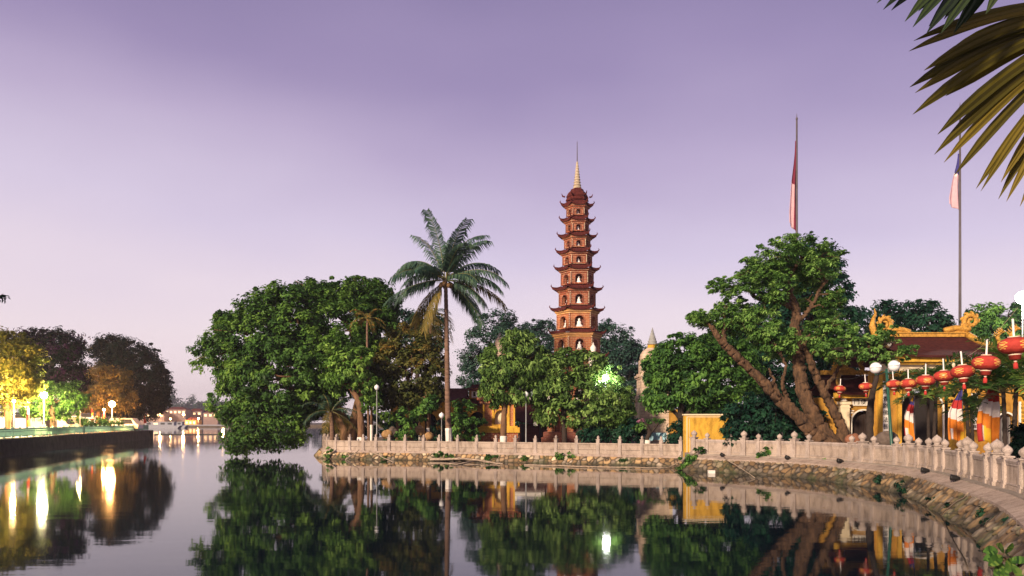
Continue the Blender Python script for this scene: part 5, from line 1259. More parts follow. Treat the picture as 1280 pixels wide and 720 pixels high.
# ------------------------------------------------------------------ hanging five colour flags
def flag(label, d, x, ytop, ybot, wpx, seed, lean=0.0, pole_top=None, pole_bot=600, mirror=1):
    rng = np.random.default_rng(seed); base = at(x + wpx * .3, 527, d); base.z = G_R; t = thing('buddhist_flag', label, 'flag', base, 'striped flags along the balustrade')
    ptop = at(x + wpx * (.28 + lean), pole_top or ytop - 3, d); pb = at(x + wpx * .30, 527, d); pb.z = G_R
    mb = MB(); mb.tube([pb, ptop], .018, 7); build('pole', mb, M['dark_steel'], t)
    nu, nv = 16, 36; a0 = at(x, ytop, d); h = (ybot - ytop) / F * d; w = wpx / F * d
    rows = []; mats_ = []
    for j in range(nv + 1):
        v = j / nv; row = []
        wid = w * (.20 + .70 * min(1, v * 2.2) ** .9) * (1 + .06 * sin(v * 7 + seed)) * (1 - .25 * max(0, v - .7))
        for i in range(nu + 1):
            u = i / nu; px_ = ptop.x + (pb.x - ptop.x) * (v * h / max(.1, (ptop.z - pb.z))) - mirror * u * wid * 1.0
            fold = sin(u * 2 * pi * 2.4 + v * 1.6 + seed) * .085 * min(1, .3 + v) + sin(u * 17 + seed + v * 3) * .02; px_ += .05 * sin(v * 5 + seed * 2) * v
            z = a0.z - v * h * (1 - .10 * u) - .05 * h * u * u + .03 * sin(u * 7 + v * 3)
            row.append((px_, d + fold, z))
        rows.append(row)
    mb = MB()
    for j in range(nv):
        for i in range(nu):
            s = (j + .5) / nv + .10 * (i + .5) / nu * (1 if seed % 2 else .7)
            if s < .16: mi = 1 if (i > nu * .25) else 0
            elif s < .24: mi = 0
            elif s < .41: mi = 2
            elif s < .62: mi = 3
            elif s < .82: mi = 4
            else: mi = (4, 4, 1, 3, 2)[int((i + .5) / nu * 5)] if seed % 2 else (1, 4, 4, 3, 4)[int((i + .5) / nu * 5)]
            if s < .24 and seed % 2 == 0: mi = 0 if i < nu * .8 else 1
            mb.add([rows[j][i], rows[j][i + 1], rows[j + 1][i + 1], rows[j + 1][i]], [(0, 1, 2, 3)], mi)
    o = build('cloth', mb, [M['f_blue'], M['f_yellow'], M['f_red'], M['f_white'], M['f_orange']], t, True)
    bpy.context.view_layer.objects.active = o
    so = o.modifiers.new('thickness', 'SOLIDIFY'); so.thickness = .004
    import bmesh
    bm = bmesh.new(); bm.from_mesh(o.data); bmesh.ops.remove_doubles(bm, verts=bm.verts, dist=1e-4); bm.to_mesh(o.data); bm.free()
    return t
flag('smallest five colour striped flag hanging limp right of the green lamp post', 36, 1139, 495, 551, 15, 1)
flag('middle five colour striped flag hanging limp under the round red lantern', 32, 1197, 486, 553, 22, 2)
flag('largest five colour striped flag nearest the right edge with a blue streamer', 27.0, 1240, 470, 556, 28, 3, pole_top=455)

# ------------------------------------------------------------------ lamp posts, flagpoles
lp = thing('lamp_post', 'green lamp post with two white glass globes in front of the temple gate', 'lamp post', (at(1112, 527, 38).x, 34, G_R))
mb = MB(); b0 = at(1116, 527, 38); b0.z = G_R; t0 = at(1108, 461, 38); mb.tube([b0, b0.lerp(t0, .12), b0.lerp(t0, .14), t0], [.12, .11, .075, .06], 10); mb.lathe([(.16, 0), (.16, .25), (.1, .32)], tuple(b0), 12); build('pole', mb, M['green_pole'], lp, True)
mb = MB(); g1 = at(1094.5, 460, 37.8); g2 = at(1117.5, 457.5, 37.6)
mb.tube(catmull([t0 - Vector((0, 0, .1)), t0 + Vector((-.2, 0, -.2)), g1 + Vector((0, 0, -.32)), g1 - Vector((0, 0, .2))], 5), .03, 7); mb.tube(catmull([t0 - Vector((0, 0, .1)), t0 + Vector((.15, 0, -.2)), g2 + Vector((0, 0, -.34)), g2 - Vector((0, 0, .2))], 5), .03, 7); build('arm', mb, M['green_pole'], lp, True)
for g in (g1, g2):
    mb = MB(); mb.lathe([(.27 * sin(a), -.27 * cos(a)) for a in np.linspace(.12, pi - .02, 13)], tuple(g), 20); gl = build('globe', mb, M['globe'], lp, True)
    mb = MB(); mb.lathe([(.272, -.012), (.278, 0), (.272, .012)], tuple(g), 20); build('globe_band', mb, M['grey'], gl, True)
def pole_lamp(label, d, x, ytop, r=.045):
    b = at(x, 527, d); b.z = G_L; t = thing('lamp_post', label, 'lamp post', b)
    tp = at(x, ytop, d); mb = MB(); mb.tube([b, b + Vector((0, 0, .5)), b + Vector((0, 0, .55)), tp], [r * 1.8, r * 1.6, r, r * .8], 8); build('pole', mb, M['steel'], t, True)
    mb = MB(); mb.lathe([(.05, -.05), (.12, 0), (.2, .14), (.17, .28), (.05, .36), (.02, .4)], tuple(tp), 12); build('lantern_head', mb, M['globe'], t, True)
pole_lamp('thin grey lamp post in front of the big left tree beside the slender orange trunk', 60.2, 471, 487)
pole_lamp('thin pale lamp post standing right of the orange brick shrine', 56.8, 657.5, 496)
pole_lamp('short dark lamp post just left of the coconut palm foot', 59, 552, 522, .03)
def flagpole(label, d, x, ytop, flagspec, ground):
    b = at(x, 527, d); b.z = ground; t = thing('flagpole', label, 'flagpole', b); tp = at(x, ytop, d)
    mb = MB(); mb.tube([b, tp], [.13, .065], 10); build('pole', mb, M['dark_steel'], t, True)
    mb = MB(); mb.lathe([(.03, 0), (.08, .05), (.09, .12), (.03, .22), (.01, .5)], tuple(tp), 10); build('finial', mb, M['dark_steel'], t, True)
    y0, y1, w, mats_, bands = flagspec; rows = []; nu, nv = 10, 40
    for j in range(nv + 1):
        v = j / nv; row = []; ww = w / F * d * (.12 + .88 * min(1, v * 1.15) ** 1.3) * (1 - .25 * max(0, v - .5))
        for i in range(nu + 1):
            u = i / nu; row.append((tp.x - .03 - ww * u + .02 * sin(v * 9), d + .12 * sin(u * 9 + v * 2.5) * (.3 + v), zpx(y0 + (y1 - y0) * v * (1 - .12 * u), d)))
        rows.append(row)
    mb = MB()
    for j in range(nv):
        for i in range(nu): mb.add([rows[j][i], rows[j][i + 1], rows[j + 1][i + 1], rows[j + 1][i]], [(0, 1, 2, 3)], bands(j / nv, i / nu))
    o = build('flag', mb, mats_, t, True); import bmesh
    bm = bmesh.new(); bm.from_mesh(o.data); bmesh.ops.remove_doubles(bm, verts=bm.verts, dist=1e-4); bm.to_mesh(o.data); bm.free()
    so = o.modifiers.new('thickness', 'SOLIDIFY'); so.thickness = .01
flagpole('tall flagpole with a limp dark red flag above the old leaning tree', 60, 996, 150, (176, 292, 11, [M['f_maroon'], M['f_pink']], lambda v, u: 0 if v < .5 or u < .4 else 1), G_R)
flagpole('tall flagpole with a limp blue and pink flag above the right temple roof end', 62, 1200, 136, (192, 264, 16, [M['f_blue'], M['f_white'], M['f_pink']], lambda v, u: 0 if v < .36 else (1 if v < .42 and u > .4 else 2)), G_R)

# ------------------------------------------------------------------ boulders, young whitewashed stems, spotlights, driftwood
def boulder(label, d, x, y, r, m, ground, seed, sz=.8):
    rng = np.random.default_rng(seed); c = at(x, y, d); n = 14; ph = rng.random(6) * 6
    mb = MB(); rows = []
    for i in range(10):
        th = pi * i / 9; rr = []
        for k in range(n):
            a = 2 * pi * k / n; q = r * (1 + .13 * sin(2 * a + ph[0] + th) + .1 * sin(3 * a + ph[1]) * sin(th) + .08 * cos(2 * th + ph[2] + a)); rr.append((c.x + q * sin(th) * cos(a), c.y + q * .8 * sin(th) * sin(a), c.z + q * sz * cos(th)))
        rows.append(rr)
    mb.grid(rows, closed=True, flip=True); return tag(build('boulder', mb, m, None, True, loc=(c.x, c.y, c.z - r * sz)), label, 'boulder')
boulder('rust brown boulder behind the balustrade under the side gate arch', 40.5, 1067, 551, .42, M['rust_rock'], G_R, 1)
boulder('dark grey boulder at the foot of the green lamp post', 39.0, 1107, 550, .52, M['grey_rock'], G_R, 2, .75)
boulder('large tan boulder left of the climbing shrub', 60.8, 483, 543, .40, M['tan_rock'], G_L, 3, .8)
boulder('tall tan boulder right of the climbing shrub', 62, 525, 538, .36, M['tan_rock'], G_L, 4, 1.0)
boulder('lower tan boulder beside the slender whitewashed stem', 61, 536, 545, .34, M['tan_rock'], G_L, 5, .9)
boulder('dark boulder lying behind the large tan boulder', 62, 491, 541, .5, M['grey_rock'], G_L, 6, .9)
boulder('tan boulder in the planting bed right of the coconut palm', 63, 585, 541, .42, M['tan_rock'], G_L, 7, .9)
for i, (x, lb) in enumerate(((464.5, 'young whitewashed tree stem beside the thin grey lamp post'), (535, 'young whitewashed tree stem between the tan boulders'), (526, 'short leaning whitewashed stem above the tall tan boulder'))):
    d = 62.5; b = at(x, 527, d); b.z = G_L; t = thing('young_tree', lb, 'tree', b); mb = MB(); a = at(x + (0, 0, -2)[i], (500, 508, 520)[i], d); m_ = b.lerp(a, .5); mb.tube([b, m_], .13, 8, 1); mb.tube([m_, a], [.12, .08], 8, 0); build('trunk', mb, [M['bark'], M['whitewash']], t, True)
    rng = np.random.default_rng(70 + i); C, R = lobe_clumps([(tuple(a), (.7, .7, .5)), (tuple(a + Vector((.3, 0, .5))), (.6, .6, .4))], 3, rng, .3); leaf_mesh('crown', C, R, 26, .3, M['leaf_mid'], t, rng)
def spot(label, s, P, A, side, off, z):
    p, rz = p_at(P, A, s); n = Vector((-sin(rz), cos(rz))) * (-1 if side * 1 < 0 else 1); q = Vector((p.x + n.x * off, p.y + n.y * off, z)); t = thing('spotlight', label, 'spotlight', q, 'small black spotlights on the coping')
    mb = MB(); mb.box((q.x, q.y, q.z + .03), (.12, .12, .06), rz); mb.tube([(q.x, q.y, q.z + .05), (q.x, q.y, q.z + .13)], .02, 6); build('bracket', mb, M['black'], t)
    mb = MB(); d_ = Vector((-n.x, -n.y, .12)).normalized(); c = Vector((q.x, q.y, q.z + .16)); mb.tube([c - d_ * .13, c - d_ * .02, c + d_ * .13, c + d_ * .15], [.05, .085, .105, .11], 10); build('lamp_head', mb, M['black'], t, True)
AW = arc(WR)
for x, lb in ((903, 'black spotlight on the coping below the yellow wall'), (985, 'black spotlight on the coping left of the old leaning tree'), (1050, 'black spotlight on the coping under the old tree trunk'), (1156, 'black spotlight on the coping below the smallest flag'), (1194, 'nearest black spotlight on the sloping coping below the middle flag')):
    L_ = offset_line(WR, .82, SR); A_ = arc(L_); s = s_at_px(L_, A_, x, 0, next(i for i, p in enumerate(L_) if p.y < 12)); spot(lb, s, L_, A_, SR, 0, .78)
def stick(label, pts, r, name='driftwood_branch', m='wood', grp=None, cat='driftwood'):
    mb = MB(); rng = np.random.default_rng(len(label)); P = catmull(pts, 5); P = [p + Vector(rng.normal(size=3) * .015) for p in P]; n = len(P)
    mb.tube(P, [r * (1 - .6 * i / n) for i in range(n)], 6)
    return tag(build(name, mb, M[m], None, True, loc=P[0]), label, cat, grp)
def wpt(x, y, z): d = (CAM_H - z) * F / (y - 527); return at(x, y, d)
stick('pale diagonal pole leaning on the far rubble wall near its left end', [wpt(432, 575, .02), at(449, 562, 59.0)], .05)
stick('pale pole sliding from the far rubble wall into the water, leftmost but one', [at(462, 564, 58.2), wpt(492, 578, .03)], .05)
stick('long bleached branch floating along the foot of the far wall', [wpt(538, 574.5, .10), wpt(575, 574, .16), wpt(605, 576.5, .12), wpt(628, 580, .04)], .10)
stick('short crooked branch lying across the floating driftwood', [wpt(572, 573, .2), wpt(590, 574, .3), wpt(612, 579, .05)], .08)
stick('broken bleached branch floating below the coconut palm', [wpt(562, 580, .05), wpt(585, 578, .12), wpt(600, 576, .14)], .06)
stick('thin pale pipe floating along the water line from the driftwood to the wall joint', [wpt(655, 581, .04), wpt(740, 583.5, .05), wpt(820, 584.5, .05), wpt(850, 583, .05)], .045, 'pipe', 'wood', None, 'pipe')
stick('pale cane leaning against the wall joint below the yellow wall', [wpt(838, 583, .05), at(858, 571, 47), at(870, 557, 46)], .035)
stick('thin pale cane sloping down the curved wall left of the bush of leaves', [at(905, 572, 44.5), wpt(944, 597, .05)], .03)
stick('thin bamboo cane leaning on the near curved wall below the nearest spotlight', [at(1211, 617, 20.5), wpt(1177, 642, .05)], .025)
stick('short cane leaning on the wall in the lower right corner', [at(1281, 660, 16.2), at(1266, 690, 15.2)], .022)
o = MB(); bx(o, 886, 588, 894, 592, 43, .25); tag(build('floating_box', o, M['white'], None, loc=wpt(890, 592, 0)), 'small white foam box floating by the curved wall below the yellow wall', 'foam box')

# ivy and weeds on the walls
def weed(label, d, lobes, leafm, seed, size=.2, dens=10, per=22):
    rng = np.random.default_rng(seed); W = [(tuple(at(a, b_, d)), (p * d / F, .15, q * d / F)) for a, b_, p, q in lobes]; C, R = lobe_clumps(W, dens, rng, .13, .2)
    b = Vector(W[0][0]); t = thing('wall_weed', label, 'plant', b); mb = MB()
    for c, r in W: limb(mb, b + Vector((0, .25, -.1)), c, .02, .008, rng, n=3)
    build('stem', mb, M['palm_rib'], t); leaf_mesh('foliage', C, R, per, size, leafm, t, rng); return t
weed('leafy creeper climbing over the joint between the two stone walls', 46.0, [(874, 562, 8, 6), (866, 572, 9, 5), (857, 579, 8, 4), (850, 584, 7, 3)], M['leaf_mid'], 81)
weed('leafy creeper hanging on the curved wall below the dark bush', 43.2, [(963, 562, 8, 6), (953, 569, 8, 4), (969, 569, 6, 4)], M['leaf_mid'], 82)
weed('tuft of grassy weeds on the coping under the old tree trunk', 40.0, [(1028, 576, 7, 3), (1044, 576, 6, 1.6), (1050, 573, 4, 2)], M['leaf_mid'], 83, .16)
weed('small weed growing on the far wall near its left end', 60.0, [(412, 562, 5, 4), (409, 568, 4, 3)], M['leaf_mid'], 84)
weed('green weeds on the far wall under the coconut palm', 56.5, [(556, 567, 7, 4), (566, 570, 5, 3)], M['leaf_mid'], 85)
weed('green weeds on the far wall under the orange brick shrine', 55.6, [(618, 572, 9, 5), (608, 570, 5, 3)], M['leaf_mid'], 86)
weed('mossy weeds on the far wall below the floodlit tree', 53.5, [(700, 570, 7, 6), (712, 574, 6, 4)], M['leaf_mid'], 87)
for k in range(9):
    A_ = arc(WL); p, rz = p_at(WL, A_, 3 + k * 3.4 + random.uniform(-1, 1)); n_ = Vector((-sin(rz), cos(rz))) * (1 if cos(rz) > 0 else -1)
    px0 = 640 + F * p.x / p.y; yy = random.uniform(568, 575); o = weed('small green weed tuft growing between the stones of the far rubble wall', p.y - .05, [(px0, yy, random.uniform(2, 5), random.uniform(1.5, 4)), (px0 + 4, yy + 2, 3, 2)], M['leaf_mid'], 300 + k, .17, 12, 18); o['group'] = 'weeds on the far rubble wall'
for k, (x, y, d) in enumerate(((1098, 598, 33.4), (1126, 606, 30.2), (1166, 622, 26.3), (1186, 632, 24.2), (1240, 655, 19.6), (1262, 652, 18.2), (1228, 640, 20.8))):
    o = weed('dark weed tuft hanging on the stones of the curved wall at the right', d, [(x, y, 5, 5), (x + 3, y + 6, 3, 4)], M['leaf_dark'], 320 + k, .13, 16, 20); o['group'] = 'weeds on the curved rubble wall'
mb = MB()
for k in range(70):
    p = WR[int(random.random() * 150) + 10]; q = p + Vector((-random.random() ** 2 * 5 - .1, -random.random() * 2)); a = random.random() * 6; r = random.uniform(.015, .05)
    mb.add([(q.x + r * cos(a + t_) * e, q.y + r * sin(a + t_) * e, .006) for t_, e in ((0, 1.6), (1.57, .7), (3.14, 1.6), (4.71, .7))], [(0, 1, 2, 3)])
o = build('floating_scraps', mb, M['tan_rock']); o['kind'] = 'stuff'
# broad leaved plant at the lower right corner
rng = np.random.default_rng(90); b = at(1268, 712, 13.6); t = thing('broadleaf_plant', 'broad yellow green leaves growing from the wall in the lower right corner', 'plant', b)
for i, (x, y, dx, dz, L) in enumerate(((1238, 688, -1, .1, .34), (1250, 684, -.6, .5, .30), (1244, 700, -.9, -.3, .34), (1258, 692, -.3, .2, .3), (1262, 706, -.5, -.4, .34), (1248, 712, -.8, -.6, .3), (1274, 700, .3, .1, .3), (1272, 716, .1, -.4, .34), (1255, 720, -.4, -.7, .3), (1236, 697, -1, -.1, .26), (1262, 684, .1, .7, .24))):
    c = at(x, y, 13.4 + rng.normal() * .15); ax = Vector((dx, -.35, dz)).normalized(); sd = ax.cross(Vector((.2, -1, .6))).normalized(); nm = sd.cross(ax); mb = MB(); rows = []
    for j in range(9):
        v = j / 8; w = L * .26 * sin(pi * min(1, v * .93 + .05)) ** .8; p = c + ax * L * (v - .5) - Vector((0, 0, .10 * L * v * v)); rows.append([tuple(p - sd * w + nm * w * .25), tuple(p), tuple(p + sd * w + nm * w * .25)])
    mb.grid(rows); o = build('leaf', mb, M['areca'] if i % 3 else M['leaf_mid'], t, True); set_tone(o, rng, .1, .8)
mb = MB()
for i in range(6): limb(mb, b + Vector((.3, .4, -.25)), at(1244 + 6 * i, 694 + 4 * (i % 3), 13.45), .02, .008, rng, n=4)
build('stem', mb, M['palm_rib'], t)

# ------------------------------------------------------------------ fan palm whose fronds hang into the top right corner
rng = np.random.default_rng(101); FD = 5.0
fb = Vector((5.1, 5.3, .9)); fp = thing('fan_palm', 'fan palm in the foreground whose drying brown fan leaves hang into the top right corner', 'palm', fb)
mb = MB(); mb.tube(resample(catmull([fb - Vector((0, 0, .3)), fb + Vector((.1, 0, 2.5)), fb + Vector((0, .1, 5.6))], 8), .12), .16, 12); build('trunk', mb, M['bark_palm'], fp, True)
def blade(mb, o, tip, w, split, sag=.05, mi=0):
    o = Vector(o); tip = Vector(tip); d = tip - o; L = d.length; dn = d.normalized(); sd = dn.cross(Vector((0, -1, 0.15))).normalized(); nm = dn.cross(sd).normalized()
    rows = []; n = 14
    for j in range(n + 1):
        v = j / n; ww = w * (.25 + .75 * min(1, v * 2.2)) * (1 if v < .80 else max(.03, 1 - ((v - .80) / .20) ** 1.7 * .97))
        p = o + d * v + Vector((0, 0, -sag * L * v * v + sag * L * v)) 
        rows.append([tuple(p - sd * ww + nm * ww * .1), tuple(p - sd * ww * .5 + nm * ww * .32), tuple(p - nm * ww * .05), tuple(p + sd * ww * .5 + nm * ww * .32), tuple(p + sd * ww + nm * ww * .1)])
    mb.grid(rows, mi)
def fan(tips, orig, m, wpx, d, spread):
    o = at(orig[0], orig[1], d + .1); mb = MB()
    for i, (x, y) in enumerate(tips):
        dd = d + spread * (i / len(tips) - .5) + rng.normal() * .04; w = (wpx[i] if hasattr(wpx, '__len__') else wpx) * 1.0
        blade(mb, o, at(x, y, dd), w / F * d * .5, True, .24 + .08 * rng.random())
    mb.tube(catmull([fb + Vector((0, .1, 5.5)), (fb + Vector((0, .1, 5.5))).lerp(o, .5) + Vector((0, 0, .25)), o], 6), .03, 8, 1)
    f = build('fan_leaf', mb, [m, M['palm_rib']], fp, False)
    a = f.data.attributes.new('tone', 'FLOAT', 'FACE'); k = len(f.data.polygons); tn = np.zeros(k)
    for i in range(len(tips)):
        b0 = rng.random() * .8
        for j in range(14): tn[i * 56 + j * 4:i * 56 + j * 4 + 4] = b0 + np.array([0, .10, .16, .05]) + .06 * sin(j * .9 + i)
    a.data.foreach_set('value', tn.astype(np.float32)); return f
fan([(1136, 64), (1142, 51), (1155, 88), (1137, 109), (1144, 116), (1141, 143), (1170, 80), (1172, 168), (1168, 193), (1180, 203), (1193, 219), (1220, 236), (1226, 239), (1251, 228), (1248, 249), (1258, 252), (1190, 60), (1182, 120), (1275, 258)],
    (1420, 12), M['fan_dry'], [11, 11, 15, 16, 14, 15, 15, 16, 15, 13, 13, 12, 10, 12, 12, 12, 15, 16, 12], FD, .5)
fan([(1096, 4), (1104, 12), (1114, 13), (1131, 27), (1141, 34), (1158, 42), (1176, 42), (1161, 33), (1192, 42), (1122, 6), (1148, 14), (1180, 24), (1205, 30), (1215, 12), (1232, 18)], (1330, -130), M['fan_green'], 15, FD - .5, .4)
# twig end reaching in at the left edge
rng = np.random.default_rng(3); b = at(-30, 372, 14); t = thing('overhanging_twig', 'tip of a dark twig reaching in at the left edge against the sky', 'twig', b); mb = MB(); mb.tube([b, at(-8, 374, 14), at(8, 372, 14)], [.02, .012, .004], 5); mb.tube([at(-6, 374, 14), at(4, 367, 14)], [.01, .003], 5); build('stem', mb, M['bark_dark'], t)
leaf_mesh('foliage', [at(2, 370, 14), at(7, 372, 14), at(-4, 376, 14), at(4, 375, 14)], [.07] * 4, 7, .09, M['leaf_night'], t, rng)

# ------------------------------------------------------------------ left embankment
EL = [Vector(p) for p in ((-26, 20), (-31, 38), (-39, 60), (-46.5, 84), (-53, 108), (-57.2, 126.5))]
EL = resample([Vector((p.x, p.y)) for p in catmull([(p.x, p.y, 0) for p in EL], 8)], 1.0)
SE = 1 if normals2(EL, 1)[10].x < 0 else -1
mb = MB(); P = [(p.x, p.y, 1.42) for p in offset_line(EL, .2, SE)] + [(-75, 131, 1.42), (-330, 131, 1.42), (-330, 20, 1.42)]
n = len(P); mb.add(P + [(a, b, -1) for a, b, c in P], [tuple(range(n))] + [(i, (i + 1) % n, n + (i + 1) % n, n + i) for i in range(n)])
structure(build('road_embankment', mb, M['paving']))
mb = MB(); sweep(mb, EL, SE, [(-.05, -.4), (.12, 1.28), (.02, 1.3), (.02, 1.46), (.6, 1.46), (.6, -.4)], closed=True)
e = EL[-1]; mb.box((e.x - 9, e.y + .25, .55), (18.5, .5, 1.8))
tag(build('embankment_wall', mb, M['quay'], None, True), 'dark stone embankment wall along the lamplit road on the far left', 'embankment wall')
rail = thing('embankment_railing', 'pale green metal railing on top of the dark embankment wall on the left', 'railing', (EL[0].x, EL[0].y, 1.46))
RLN = offset_line(EL, .25, SE) + [Vector((e.x - 1 - k, e.y + .25)) for k in range(0, 16)]
RLN = resample(RLN, .5); AE = arc(RLN); s = 0.2
while s < AE[-1] - 2.2:
    a, rz = p_at(RLN, AE, s); mb = MB(); mb.box((a.x, a.y, 1.46 + .45), (.12, .12, .9), rz); build('post', mb, M['mint'], rail)
    mb = MB(); ln = sub_line(RLN, AE, s + .05, s + 2.15)
    for z0, z1 in ((1.54, 1.60), (2.16, 2.24), (1.98, 2.02)): sweep(mb, ln, SE, [(-.03, z0), (-.03, z1), (.03, z1), (.03, z0)], closed=True)
    for k in range(12):
        q, r2 = p_at(RLN, AE, s + .15 + k * .17); mb.box((q.x, q.y, 1.86), (.05, .05, .6), r2)
    build('railing_panel', mb, M['mint'], rail); s += 2.2

# trees of the embankment
G_E = 1.42
tree('street_tree', 'golden lamplit tree with fine foliage at the left edge of the photo', 74, [(10, 535, .3), (10, 510, .26), (8, 480, .2)],
     [(-10, 445, 44, 30), (22, 450, 28, 26), (10, 478, 38, 26), (-15, 490, 40, 26), (28, 485, 14, 20), (0, 425, 26, 12)], M['leaf_gold'], M['bark'], dens=1.7, crad=.7, per=40, size=.36, ground=G_E, seed=201)
tree('street_tree', 'purple flowering tree behind the bright star shaped lamp on the left', 88, [(62, 530, .4), (62, 505, .35), (62, 480, .3)],
     [(50, 430, 26, 16), (78, 432, 26, 20), (92, 448, 16, 22), (64, 455, 34, 28), (38, 428, 18, 14), (85, 475, 22, 18), (50, 470, 22, 22)], M['leaf_purple'], M['bark_dark'], dens=1.5, crad=.8, per=40, size=.42, ground=G_E, seed=202)
tree('street_tree', 'low bright green tree lit from within by the star shaped lamp', 81, [(66, 530, .25), (66, 515, .22), (66, 505, .2)],
     [(45, 490, 18, 14), (72, 495, 20, 18), (90, 498, 16, 18), (60, 512, 26, 12), (38, 512, 12, 10)], M['leaf_bright'], M['bark'], dens=2.0, crad=.6, per=36, size=.36, ground=G_E, seed=203)
tree('street_tree', 'rounded orange lit tree glowing around the sodium street lamp on the left', 116, [(122, 530, .35), (124, 505, .3), (128, 485, .25)],
     [(125, 470, 28, 14), (148, 478, 18, 16), (112, 485, 16, 18), (135, 495, 30, 20), (155, 500, 14, 16), (110, 505, 10, 12)], M['leaf_orange_lit'], M['bark'], dens=1.2, crad=.9, per=40, size=.44, ground=G_E, seed=204)
tree('street_tree', 'big nearly black tree at the tip of the left embankment', 124, [(168, 530, .5), (166, 500, .45), (160, 470, .4)],
     [(140, 435, 22, 15), (160, 445, 30, 20), (180, 462, 24, 24), (165, 478, 34, 24), (192, 485, 20, 28), (150, 462, 26, 22), (178, 508, 26, 16), (158, 505, 26, 18), (205, 497, 9, 14), (128, 440, 12, 10)], M['leaf_night'], M['bark_dark'], dens=1.2, crad=.95, per=42, size=.48, ground=G_E, seed=205)
shrub('hedge_bush', 'low clipped hedge behind the green railing in the middle of the left embankment', 104, 110, 526, 24, 5, M['leaf_mid'], G_E, 206, lobes=[(92, 527, 16, 5), (115, 527, 18, 5), (140, 528, 14, 4)], dens=1.6, size=.4, crad=.6)

# street lamps that light them
def street_lamp(label, d, x, y, rad, m, energy, col, single=True, ground=1.42, headr=1.0):
    p = at(x, y, d); b = Vector((p.x, p.y, ground)); t = thing('street_lamp', label, 'street lamp', b)
    mb = MB(); mb.tube([b, b + Vector((0, 0, .6)), b + Vector((0, 0, .65)), p - Vector((0, 0, rad))], [.12, .1, .065, .05], 8); build('pole', mb, M['dark_steel'], t, True)
    mb = MB(); mb.lathe([(rad * sin(a), -rad * cos(a)) for a in np.linspace(.1, pi - .05, 10)], tuple(p), 14); build('globe', mb, m, t, True)
    if energy:
        ld = bpy.data.lights.new('street_lamp_light', 'POINT'); ld.energy = energy * 0.72; ld.color = col; ld.shadow_soft_size = rad * 1.1
        lo = bpy.data.objects.new('lamp_light', ld); COL.objects.link(lo); lo.parent = t; lo.location = Vector(p) - b + Vector((0, -rad * 1.5, -rad * .5))
W_ = (1.0, .62, .24); O_ = (1.0, .46, .13)
street_lamp('brightest star shaped pale lamp inside the low green tree on the left', 77, 55, 494, .30, M['lamp_cool'], 14000, (1.0, .84, .42))
street_lamp('brightest orange sodium lamp at the foot of the orange lit tree', 110, 140, 505, .42, M['lamp_orange'], 17000, O_)
street_lamp('small round warm lamp under the golden tree at the left edge', 72, 17.5, 501.5, .14, M['lamp_warm'], 6000, W_)
street_lamp('small lamp just right of the star shaped lamp', 84, 70.5, 507, .16, M['lamp_warm'], 1500, W_)
street_lamp('round lamp between the green lamplit tree and the orange lit tree', 96, 100, 501, .19, M['lamp_warm'], 7000, W_)
street_lamp('faint small lamp left of the orange sodium lamp', 108, 130, 512, .15, M['lamp_warm'], 2000, O_)
street_lamp('tall lamp hidden in the golden tree at the left edge', 71, -14, 486, .2, M['lamp_warm'], 8000, W_)
# banners on the embankment
def banner(label, d, x, y0, y1, w, seed):
    b = at(x, 527, d); b.z = G_E; t = thing('banner', label, 'banner', b, 'hanging banners along the left embankment'); mb = MB(); mb.tube([b, at(x, y0 - 2, d)], .03, 6); build('pole', mb, M['dark_steel'], t); mb = MB(); rows = []
    for j in range(21):
        v = j / 20; ww = w * d / F * (.25 + .75 * v ** .7); rows.append([(at(x, 0, d).x - .04 + ww * (u - .0) * (1 if seed % 2 else -1), d - .05 + .08 * sin(u * 7 + seed), zpx(y0 + (y1 - y0) * v, d)) for u in (0, .2, .4, .6, .8, 1)])
    for j in range(20): mb.add([rows[j][0]] + [rows[j][k] for k in range(1, 6)] + [rows[j + 1][k] for k in range(5, -1, -1)], [(k, k + 1, 10 - k, 11 - k) for k in range(5)], (j // 5 + seed) % 3 if seed < 4 else 0)
    o = build('cloth', mb, [M['f_red'], M['f_orange'], M['f_white']], t, True); so = o.modifiers.new('thickness', 'SOLIDIFY'); so.thickness = .01
banner('red and white striped banner left of the star shaped lamp', 76, 33.5, 503, 533, 5, 1)
banner('pale banner on a pole right of the star shaped lamp', 86, 69, 512, 531, 4, 2)
banner('narrow white banner left of the orange sodium lamp', 112, 115, 512, 527, 3.4, 3)
banner('dark red banner right beside the orange sodium lamp', 113, 132, 514, 527, 5, 6)
banner('red banner at the tip of the embankment under the black tree', 124, 180, 518, 529, 4, 9)
# shops and vehicles on the road behind
for i, (x0, x1, yt, lb) in enumerate(((-40, 14, 517, 'low pale shop front glowing at the left edge behind the golden tree'), (16, 52, 519, 'low lit shop front behind the red striped banner'), (56, 98, 516, 'wider lit shop front behind the star shaped lamp'), (100, 130, 518, 'small lit shop front left of the orange sodium lamp'))):
    d = 150; a, b = at(x0, yt, d), at(x1, yt, d); t = thing('shop', lb, 'shop', ((a.x + b.x) / 2, d, G_E)); mb = MB(); mb.box(((a.x + b.x) / 2, d + 3, (a.z + G_E) / 2), (b.x - a.x, 6, a.z - G_E)); build('wall', mb, M['cream'], t)
    mb = MB(); mb.box(((a.x + b.x) / 2, d + 2.6, a.z + .12), (b.x - a.x + .5, 7.4, .22)); build('roof', mb, M['dark_steel'], t)
    nb = max(2, int((b.x - a.x) / 2.4))
    for k in range(nb):
        mb = MB(); x = a.x + (b.x - a.x) * (k + .5) / nb; mb.box((x, d - .03, G_E + (a.z - G_E) * .42), ((b.x - a.x) / nb * .78, .06, (a.z - G_E) * .72)); build('lit_opening', mb, M['shop_light'], t)
